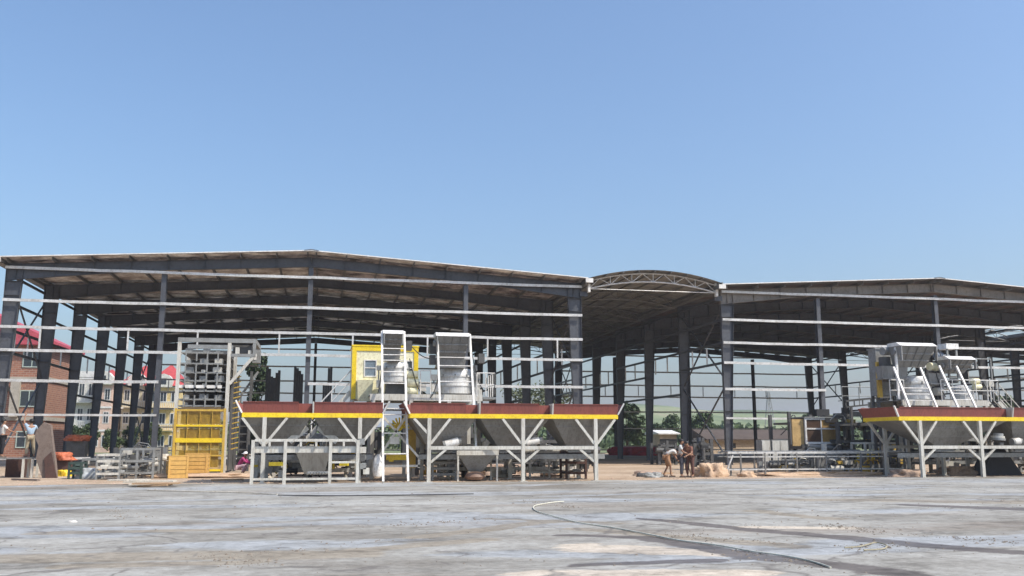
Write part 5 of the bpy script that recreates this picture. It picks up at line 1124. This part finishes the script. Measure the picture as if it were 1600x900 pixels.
# low walls, sheds on the right side of the background
def shed(label, px0, px1, pyr, pye, pyb, Y, roofm, wallm, dep=9):
    x0, x1 = HX(px0, Y), HX(px1, Y); zr, ze = P(px0, pyr, Y + dep / 2).z, P(px0, pye, Y).z; t = thing('shed', ((x0 + x1) / 2, Y, 0), label, 'shed')
    obox('wall', wallm, t, (x0, x1, Y, Y + dep, 0, ze)); b = MB(); b.prism([(x0 - .4, Y - .5, ze), (x0 - .4, Y + dep / 2, zr), (x0 - .4, Y + dep + .5, ze), (x0 - .4, Y + dep + .5, ze - .15), (x0 - .4, Y - .5, ze - .15)], (x1 - x0 + .8, 0, 0)); b.build('roof', roofm, t)
    n = max(2, int((x1 - x0) / 5))
    for k in range(n):
        cx = x0 + (x1 - x0) * (k + .5) / n; obox('opening', rubber, t, (cx - .7, cx + .7, Y - .03, Y - .003, .0 if k % 3 == 1 else ze * .35, ze * .7))
    return t
beige_w = mat('beige_block_wall', (.50, .41, .31), .9, 0, (.4, .32, .24), .5, .6)
shed('long low shed with a dark brown roof and beige wall right of the worker group', 1104, 1246, 671, 686, 702, 122, mat('dark_brown_tile_roof', (.10, .075, .06), .85, 0, (.07, .05, .04), .7, .6), beige_w)
shed('small white-roofed shed between the two dark columns left of the workers', 1030, 1056, 672, 677, 700, 128, white, beige_w, 6)
for i, (px, py, Y, s, m_, lab, nm) in enumerate(((1012, 697, 104, 1.5, mat('red_pink_tarpaulin', (.50, .05, .07), .7), 'pink-red tarpaulin heap behind the dark columns, left of the workers', 'tarpaulin'), (985, 699, 106, 1.5, mat('red_pink_tarpaulin', (.50, .05, .07)), 'smaller pink-red tarpaulin heap right of the three-bin machine', 'tarpaulin'))):
    p = P(px, py, Y); lump('red_tarpaulin', lab, nm, (p.x, Y, 0), s * 1.7, s, 1.2, m_, 60 + i)
b = MB(); x0, x1 = HX(960, 112), HX(1060, 112); b.box(x0, x1, 112, 112.25, 0, 1.1); tag(b.build('low_wall', beige_w, None), 'low pale wall behind the right hall floor', 'wall')
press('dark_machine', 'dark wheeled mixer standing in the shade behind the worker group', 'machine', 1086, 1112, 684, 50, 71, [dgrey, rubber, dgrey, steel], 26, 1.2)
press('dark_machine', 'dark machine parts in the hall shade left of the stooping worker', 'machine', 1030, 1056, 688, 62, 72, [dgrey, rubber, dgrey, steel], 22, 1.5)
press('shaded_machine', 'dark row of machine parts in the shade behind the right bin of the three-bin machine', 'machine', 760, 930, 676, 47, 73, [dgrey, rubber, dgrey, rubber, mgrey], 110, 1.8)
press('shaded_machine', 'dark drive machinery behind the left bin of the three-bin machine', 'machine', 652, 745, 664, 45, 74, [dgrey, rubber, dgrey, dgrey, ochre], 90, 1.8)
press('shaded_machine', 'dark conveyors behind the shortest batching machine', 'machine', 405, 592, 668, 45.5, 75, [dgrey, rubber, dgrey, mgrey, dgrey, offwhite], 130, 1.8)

# ------------------------------------------------------------------ trees
def tree_meshes(seed, H, Rr, lm, nleaf=2600, ls=.34, clumps=16, low=.25):
    rr = random.Random(seed); tb = MB(); tb.tube((0, 0, 0), (.1, 0, H * .45), H * .028, 8, H * .018)
    cl = []
    for k in range(clumps):
        t = rr.random(); z = H * (low + (1 - low) * (.1 + .85 * t)); rad = Rr * math.sin(math.pi * (.18 + .72 * t)) * rr.uniform(.3, .85); a = rr.uniform(0, 6.28)
        cl.append((Vector((rad * math.cos(a), rad * math.sin(a), z)), Rr * rr.uniform(.28, .48)))
    for c, r in cl[:8]:
        tb.tube((.1, 0, H * rr.uniform(.25, .45)), c, H * .011, 6, H * .004)
    lb = MB()
    for k in range(nleaf):
        c, r = rr.choice(cl); d = Vector((rr.gauss(0, 1), rr.gauss(0, 1), rr.gauss(0, .8))).normalized() * r * rr.random() ** .4; p = c + d
        n = Vector((rr.gauss(0, 1), rr.gauss(0, 1), rr.gauss(0, 1))).normalized(); a = n.orthogonal().normalized() * ls * rr.uniform(.6, 1.3); b = n.cross(a).normalized() * ls * rr.uniform(.4, .9)
        lb.add([p - a, p - b, p + a, p + b], [(0, 1, 2, 3)])
    return tb.mesh('trunk', bark), lb.mesh('crown', lm)
TM = [tree_meshes(1, 8, 3.0, leaf_d), tree_meshes(2, 9, 3.2, leaf_m), tree_meshes(3, 10, 3.4, leaf_l, 900, .22), tree_meshes(4, 7, 3.4, leaf_m), tree_meshes(5, 12, 2.6, leaf_d, 3200, .34, 18, .08)]
def tree(k, px, Y, s, label, grp='trees beyond the halls'):
    p = P(px, 690, Y); t = thing('tree', (p.x, Y, 0), label, 'tree', grp)
    inst('trunk', TM[k][0], t, (p.x, Y, 0)); inst('crown', TM[k][1], t, (p.x, Y, 0)); t.scale = (s, s, s * rnd.uniform(.9, 1.1)); t.rotation_euler.z = rnd.uniform(0, 6); return t
tt = tree(4, 398, 116, 1.12, 'tall narrow dark green tree right behind the grey rack tower'); tt.scale = (.72, .72, 1.05)
tree(1, 484, 125, .62, 'small green tree seen between the left and middle ragged dark stacks')
tree(2, 703, 118, .9, 'sparse tree whose crown shows between the two bucket hoists')
tree(2, 812, 122, 1.0, 'sparse olive tree seen through columns above the three-bin machine')
tree(2, 838, 126, 1.05, 'thin-leaved tree standing further right above the three-bin machine')
tree(0, 664, 112, .95, 'dark bushy tree behind the railing between the two silver drums')
tree(2, 880, 121, .85, 'sparse tree just left of the front column of the left hall')
tree(0, 980, 128, .95, 'dark green tree right of the red end of the three-bin machine')
tree(3, 996, 140, .7, 'rounded green tree behind the dark columns right of the three-bin machine')
labs = ['low green tree in the row left of the worker group', 'green tree in the background row above the worker group', 'broad green tree of the background row, behind the third dark column', 'green tree just left of the hillside, behind the shed end', 'bushy tree above the left end of the brown-roofed shed', 'small tree above the middle of the brown-roofed shed', 'small tree over the right end of the brown-roofed shed']
for i, (px, s, k) in enumerate(((1030, .55, 0), (1052, .62, 1), (1072, .72, 3), (1100, .74, 1), (1142, .6, 3), (1182, .5, 1), (1222, .45, 3))): tree(k, px, 150 + (i % 3) * 9, s, labs[i])
for i, (px, s, k, lab) in enumerate(((1570, .9, 1, 'green tree behind the stair at the right edge'), (1592, 1.0, 0, 'dark tree at the very right edge behind the columns'), (1545, .8, 3, 'green tree behind the tall frame post of the right tower'), (1262, .75, 0, 'dark tree behind the gable column right of the brown-roofed shed'))): tree(k, px, 125 + i * 6, s, lab)
for i, (px, Y, s, k, lab) in enumerate(((138, 128, .42, 1, 'garden bush in front of the white tiled house'), (175, 126, .4, 3, 'garden bush in front of the pink house'), (205, 128, .45, 0, 'dark bush in front of the cream house'), (238, 126, .42, 1, 'garden bush in front of the yellow house'), (118, 124, .4, 0, 'dark bush left of the white tiled house'))): tree(k, px, Y, s, lab, 'bushes in front of the houses')
# far wood and scrub as one mass
b = MB(); rr = random.Random(8)
for k in range(26000):
    Y = rr.uniform(190, 300); x = rr.uniform(-.55 * Y, 1.1 * Y); hmax = 3.4 + 4.5 * max(0, noise.noise((x * .04, Y * .04, 1)) + .3); z = hmax * rr.random() ** .8
    n = Vector((rr.gauss(0, 1), rr.gauss(0, 1), rr.gauss(0, 1))).normalized(); a = n.orthogonal().normalized() * rr.uniform(.5, 1.1); c = n.cross(a).normalized() * rr.uniform(.4, .8); p = Vector((x, Y, z)); b.add([p - a, p - c, p + a, p + c], [(0, 1, 2, 3)])
o = b.build('scrub_wood', leaf_m, None, stuff=True); o['label'] = 'distant belt of green scrub and trees beyond the halls'; o['category'] = 'wood'

# transmission pylon on the hill
PY = thing('pylon', P(1202, 640, 400), 'faint lattice pylon on the green hill', 'pylon'); q = P(1202, 640, 400); WP[PY.name] = q; q2 = P(1202, 612, 400)
b = MB()
for sx in (-1, 1):
    for sy in (-1, 1): b.bar((q.x + sx * 2, 400 + sy * 2, q.z - 12), (q.x + sx * .3, 400 + sy * .3, q2.z), .3)
for k in range(6):
    u = k / 6; w0 = 2 - 1.7 * u; z_ = q.z - 12 + (q2.z - q.z + 12) * u; z2 = q.z - 12 + (q2.z - q.z + 12) * (u + 1 / 6); b.bar((q.x - w0, 398 + 2 * u, z_), (q.x + w0 * .8, 398 + 2 * u, z2), .2)
b.build('lattice', mgrey, PY)
b = MB(); b.bar((q.x - 5, 400, q2.z - 3), (q.x + 5, 400, q2.z - 3), .35); b.build('cross_arm', mgrey, PY)

# ------------------------------------------------------------------ people
def skin_mesh(name, pts, edges, root, m, sub=1):
    me = bpy.data.meshes.new(name); me.from_pydata([p[0] for p in pts], edges, [])
    o = bpy.data.objects.new(name, me); COL.objects.link(o)
    md = o.modifiers.new('s', 'SKIN'); md.use_smooth_shade = True
    sv = me.skin_vertices[0].data if me.skin_vertices else None
    if sv is None: me.update(); 
    for i, p in enumerate(pts):
        me.skin_vertices[0].data[i].radius = p[1] if isinstance(p[1], tuple) else (p[1], p[1]); me.skin_vertices[0].data[i].use_root = (i == root)
    ms = o.modifiers.new('u', 'SUBSURF'); ms.levels = sub; ms.render_levels = sub
    dg = bpy.context.evaluated_depsgraph_get(); ev = bpy.data.meshes.new_from_object(o.evaluated_get(dg)); bpy.data.objects.remove(o)
    ev.materials.clear(); ev.materials.append(m); ev.name = name
    for p in ev.polygons: p.use_smooth = True
    return ev
skin_c = mat('sun_tanned_skin', (.36, .20, .125), .6, 0, (.30, .16, .10), 6, .4); hair_c = mat('black_hair', (.012, .011, .01), .6)
def person(label, px, py, face, J, top_m, leg_m, z0=0.0, s=1.0, hat=None, bare_top=False, shorts=False, Y=None, long_sleeve=False):
    """J: joints in a body frame where +y is forwards; keys as below, metres"""
    base = G(px, py) if Y is None else Vector((P(px, py, Y).x, Y, z0))
    D = dict(pelvis=(0, 0, .93), spine=(0, 0, 1.12), chest=(0, 0, 1.32), neck=(0, 0, 1.46), head=(0, .02, 1.58), crown=(0, .01, 1.68),
             shl=(-.18, 0, 1.40), shr=(.18, 0, 1.40), ell=(-.24, 0, 1.12), elr=(.24, 0, 1.12), wrl=(-.24, .08, .88), wrr=(.24, .08, .88),
             hil=(-.09, 0, .90), hir=(.09, 0, .90), knl=(-.11, .03, .50), knr=(.11, .03, .50), anl=(-.12, 0, .08), anr=(.12, 0, .08))
    D.update(J); V = {k: Vector(v) * s for k, v in D.items()}
    pts = []; edges = []; ix = {}
    def A(k, p, r, par=None):
        ix[k] = len(pts); pts.append((tuple(p), tuple(x * s for x in r) if isinstance(r, tuple) else r * s))
        if par is not None: edges.append((ix[par], ix[k]))
    A('pelvis', V['pelvis'], (.135, .10)); A('spine', V['spine'], (.125, .09), 'pelvis'); A('chest', V['chest'], (.15, .10), 'spine'); A('neck', V['neck'], .052, 'chest')
    hd = V['head']; up = (V['crown'] - hd).normalized(); side = (V['shr'] - V['shl']).normalized(); fwd = up.cross(side).normalized()
    if fwd.y < 0: fwd = -fwd
    A('jaw', hd - up * .05 * s + fwd * .015 * s, .068, 'neck'); A('head', hd + up * .02 * s, .092, 'jaw'); A('crown', hd + up * .085 * s, .072, 'head'); A('nose', hd + fwd * .108 * s, .012, 'head')
    A('earl', hd - side * .095 * s, .014, 'head'); A('earr', hd + side * .095 * s, .014, 'head')
    for q in 'lr':
        A('sh' + q, V['sh' + q], .058, 'chest'); A('el' + q, V['el' + q], .041, 'sh' + q); A('wr' + q, V['wr' + q], .027, 'el' + q)
        d = (V['wr' + q] - V['el' + q]).normalized(); sd_ = d.cross(Vector((0, 1, .2))).normalized(); pal = V['wr' + q] + d * .065 * s
        A('pa' + q, pal, (.036, .018), 'wr' + q)
        for f_, (off, L) in enumerate(((-.03, .075), (-.01, .085), (.01, .08), (.03, .062))):
            k1 = pal + d * .035 * s + sd_ * off * s; A('f%s%d' % (q, f_), k1, .009, 'pa' + q); A('g%s%d' % (q, f_), k1 + (d + Vector((0, 0, -.25))).normalized() * L * .9 * s, .008, 'f%s%d' % (q, f_))
        A('th' + q, pal - sd_ * .045 * s - d * .01 * s, .010, 'pa' + q); A('ti' + q, pal - sd_ * .06 * s + d * .035 * s, .009, 'th' + q)
        A('hi' + q, V['hi' + q], .095, 'pelvis'); A('kn' + q, V['kn' + q], .058, 'hi' + q); A('an' + q, V['an' + q], .038, 'kn' + q)
        fd = Vector((0, 1, 0)); A('to' + q, V['an' + q] + fd * .14 * s - Vector((0, 0, .045 * s)), (.042, .026), 'an' + q)
    t = thing('person', base + Vector((0, 0, z0)) if Y is None else base, label, 'person'); loc = t.location.copy(); WP[t.name] = loc
    inst('body', skin_mesh('body', pts, edges, 0, skin_c, 1), t, loc)
    def garment(nm, keys, par, m, grow):
        pp = []; ee = []; jx = {}
        for k, pr, r in keys:
            jx[k] = len(pp); pp.append((tuple(par(k)), r if isinstance(r, tuple) else r)); 
            if pr: ee.append((jx[pr], jx[k]))
        inst(nm, skin_mesh(nm, [(p, tuple(x * s for x in r) if isinstance(r, tuple) else r * s) for p, r in pp], ee, 0, m, 1), t, loc)
    def pos(k):
        if k in V: return V[k]
        if k == 'hem': return V['pelvis'].lerp(V['spine'], .1)
        q = k[-1]
        if k.startswith('sl'): return V['sh' + q].lerp(V['el' + q], .7)
        if k.startswith('th'): return V['hi' + q].lerp(V['kn' + q], .5)
        if k.startswith('cu'): return V['kn' + q].lerp(V['an' + q], .88)
        if k.startswith('lw'): return V['kn' + q].lerp(V['an' + q], .1)
    if not bare_top:
        ks = [('hem', None, (.155, .12)), ('spine', 'hem', (.145, .115)), ('chest', 'spine', (.168, .12)), ('shl', 'chest', .075), ('shr', 'chest', .075)]
        if long_sleeve: ks += [('ell', 'shl', .058), ('elr', 'shr', .058), ('wrl', 'ell', .045), ('wrr', 'elr', .045)]
        else: ks += [('sll', 'shl', .066), ('slr', 'shr', .066)]
        garment('shirt', ks, pos, top_m, 1)
    ks = [('pelvis', None, (.155, .12)), ('hil', 'pelvis', .11), ('hir', 'pelvis', .11), ('thl', 'hil', .10), ('thr', 'hir', .10)]
    if shorts: ks += [('lwl', 'thl', .085), ('lwr', 'thr', .085)]
    else: ks += [('knl', 'thl', .078), ('knr', 'thr', .078), ('cul', 'knl', .062), ('cur', 'knr', .062)]
    garment('trousers', ks, pos, leg_m, 1)
    # hair or hat
    bm = bmesh.new(); bmesh.ops.create_uvsphere(bm, u_segments=16, v_segments=10, radius=.112 * s)
    for v in list(bm.verts):
        if v.co.z < -.02 * s and v.co.y > -.02 * s: v.co *= .8
    me = bpy.data.meshes.new('hair'); bm.to_mesh(me); bm.free(); me.materials.append(hat or hair_c)
    for p in me.polygons: p.use_smooth = True
    o = inst('hat' if hat else 'hair', me, t, loc + hd + up * .055 * s - fwd * .022 * s, (0, 0, 0), (1, 1.05, .92))
    if hat:
        b = MB(); c_ = loc + hd + up * .05 * s; b.lathe(tuple(c_), [(.10 * s, 0), (.19 * s, -.015), (.19 * s, .0), (.10 * s, .02)], 20); b.build('hat_brim', hat, o)
        o.children[0].location = (0, 0, .0)
    for q in (-1, 1):
        b = MB(); c_ = loc + hd + fwd * .088 * s + side * q * .034 * s + up * .012 * s; b.lathe(tuple(c_), [(.003, -.009), (.010, -.004), (.010, .004), (.003, .009)], 8); b.build('eye', hair_c, t)
    b = MB(); c_ = loc + hd + fwd * .082 * s - up * .045 * s; b.bar(c_ - side * .024 * s, c_ + side * .024 * s, .012, .009); b.build('mouth', mat('lip_brown', (.22, .09, .07)), t)
    sh = MB(); 
    for q in 'lr':
        a = loc + V['an' + q]; sh.box(a.x - .05 * s, a.x + .05 * s, a.y - .07 * s, a.y + .2 * s, a.z - .085 * s, a.z - .02 * s)
    sh.build('shoes', mat('dusty_shoes', (.12, .09, .07)), t)
    t.rotation_euler.z = face; return t
cl = lambda n, c: mat(n, c, .9, 0, tuple(x * .8 for x in c), 5, .6)
person('worker in a white shirt and tan shorts stooping, left of the standing worker', 1042, 745, R(-95), dict(spine=(0, .05, 1.08), chest=(0, .26, 1.18), neck=(0, .40, 1.20), head=(0, .52, 1.17), crown=(0, .62, 1.20), shl=(-.17, .32, 1.20), shr=(.17, .32, 1.20), ell=(-.2, .45, .95), elr=(.2, .45, .95), wrl=(-.12, .58, .75), wrr=(.12, .58, .75), knl=(-.12, .1, .5), anl=(-.14, -.12, .08), knr=(.12, .14, .52), anr=(.12, .16, .08)), cl('white_cotton', (.72, .70, .66)), cl('tan_shorts', (.45, .26, .15)), shorts=True)
person('worker standing in a pale grey shirt and dark trousers, middle of the group of three', 1065, 746, R(-120), dict(head=(0, .05, 1.57), crown=(0, .06, 1.68), elr=(.22, .12, 1.14), wrr=(.12, .34, 1.06), ell=(-.23, .06, 1.12), wrl=(-.14, .3, 1.0)), cl('pale_grey_shirt', (.60, .62, .62)), cl('dark_grey_trousers', (.07, .07, .09)))
person('bare-armed worker in a dark red-brown shirt, rightmost of the group of three', 1080, 746, R(120), dict(spine=(0, .02, 1.1), chest=(0, .12, 1.28), neck=(0, .2, 1.40), head=(0, .27, 1.48), crown=(0, .31, 1.58), shl=(-.18, .16, 1.34), shr=(.18, .16, 1.34), ell=(-.24, .24, 1.08), elr=(.24, .26, 1.08), wrl=(-.15, .46, .98), wrr=(.15, .46, 1.0), knr=(.13, .15, .5), anr=(.14, .05, .08)), cl('red_brown_shirt', (.22, .10, .075)), cl('brown_trousers', (.12, .06, .05)))
person('worker in a light blue shirt and khaki trousers raising one arm on the left platform', 45, 714, R(25), dict(ell=(-.30, .05, 1.58), wrl=(-.26, .12, 1.86), elr=(.28, .15, 1.18), wrr=(.2, .36, 1.15), knr=(.16, .05, .5), anr=(.20, .02, .08)), cl('light_blue_shirt', (.38, .50, .62)), cl('khaki_trousers', (.38, .32, .22)), z0=zpl, Y=45.75)
person('worker in a white shirt and black trousers cut off by the left edge', 1, 714, R(-60), dict(elr=(.26, .2, 1.2), wrr=(.2, .45, 1.12)), cl('white_cotton', (.72, .70, .66)), cl('black_trousers', (.02, .02, .025)), z0=zpl, Y=45.75)
person('crouching person in a magenta top and white hat between the cage and the low frame', 376, 742, R(-100), dict(pelvis=(0, -.15, .38), spine=(0, -.05, .55), chest=(0, .08, .74), neck=(0, .15, .86), head=(0, .2, .97), crown=(0, .23, 1.07), shl=(-.17, .1, .80), shr=(.17, .1, .80), ell=(-.24, .28, .62), elr=(.24, .28, .62), wrl=(-.15, .5, .55), wrr=(.15, .5, .55), hil=(-.1, -.12, .36), hir=(.1, -.12, .36), knl=(-.2, .25, .48), knr=(.2, .25, .48), anl=(-.16, .08, .08), anr=(.16, .08, .08)), cl('magenta_top', (.50, .06, .20)), cl('pale_pink_trousers', (.62, .42, .45)), hat=cl('white_hat', (.75, .73, .72)), long_sleeve=True)

# ------------------------------------------------------------------ haze
hm = bpy.data.materials.new('thin_haze'); hm.use_nodes = True; t = hm.node_tree; t.nodes.clear()
pv = t.nodes.new('ShaderNodeVolumePrincipled'); pv.inputs['Color'].default_value = (.93, .95, 1, 1); pv.inputs['Density'].default_value = 0.0004; pv.inputs['Anisotropy'].default_value = 0.2
oo = t.nodes.new('ShaderNodeOutputMaterial'); t.links.new(pv.outputs[0], oo.inputs['Volume'])
b = MB(); b.box(-2700, 2700, -350, 5300, -2, 75); hz_ = b.build('haze', hm, None, stuff=True)
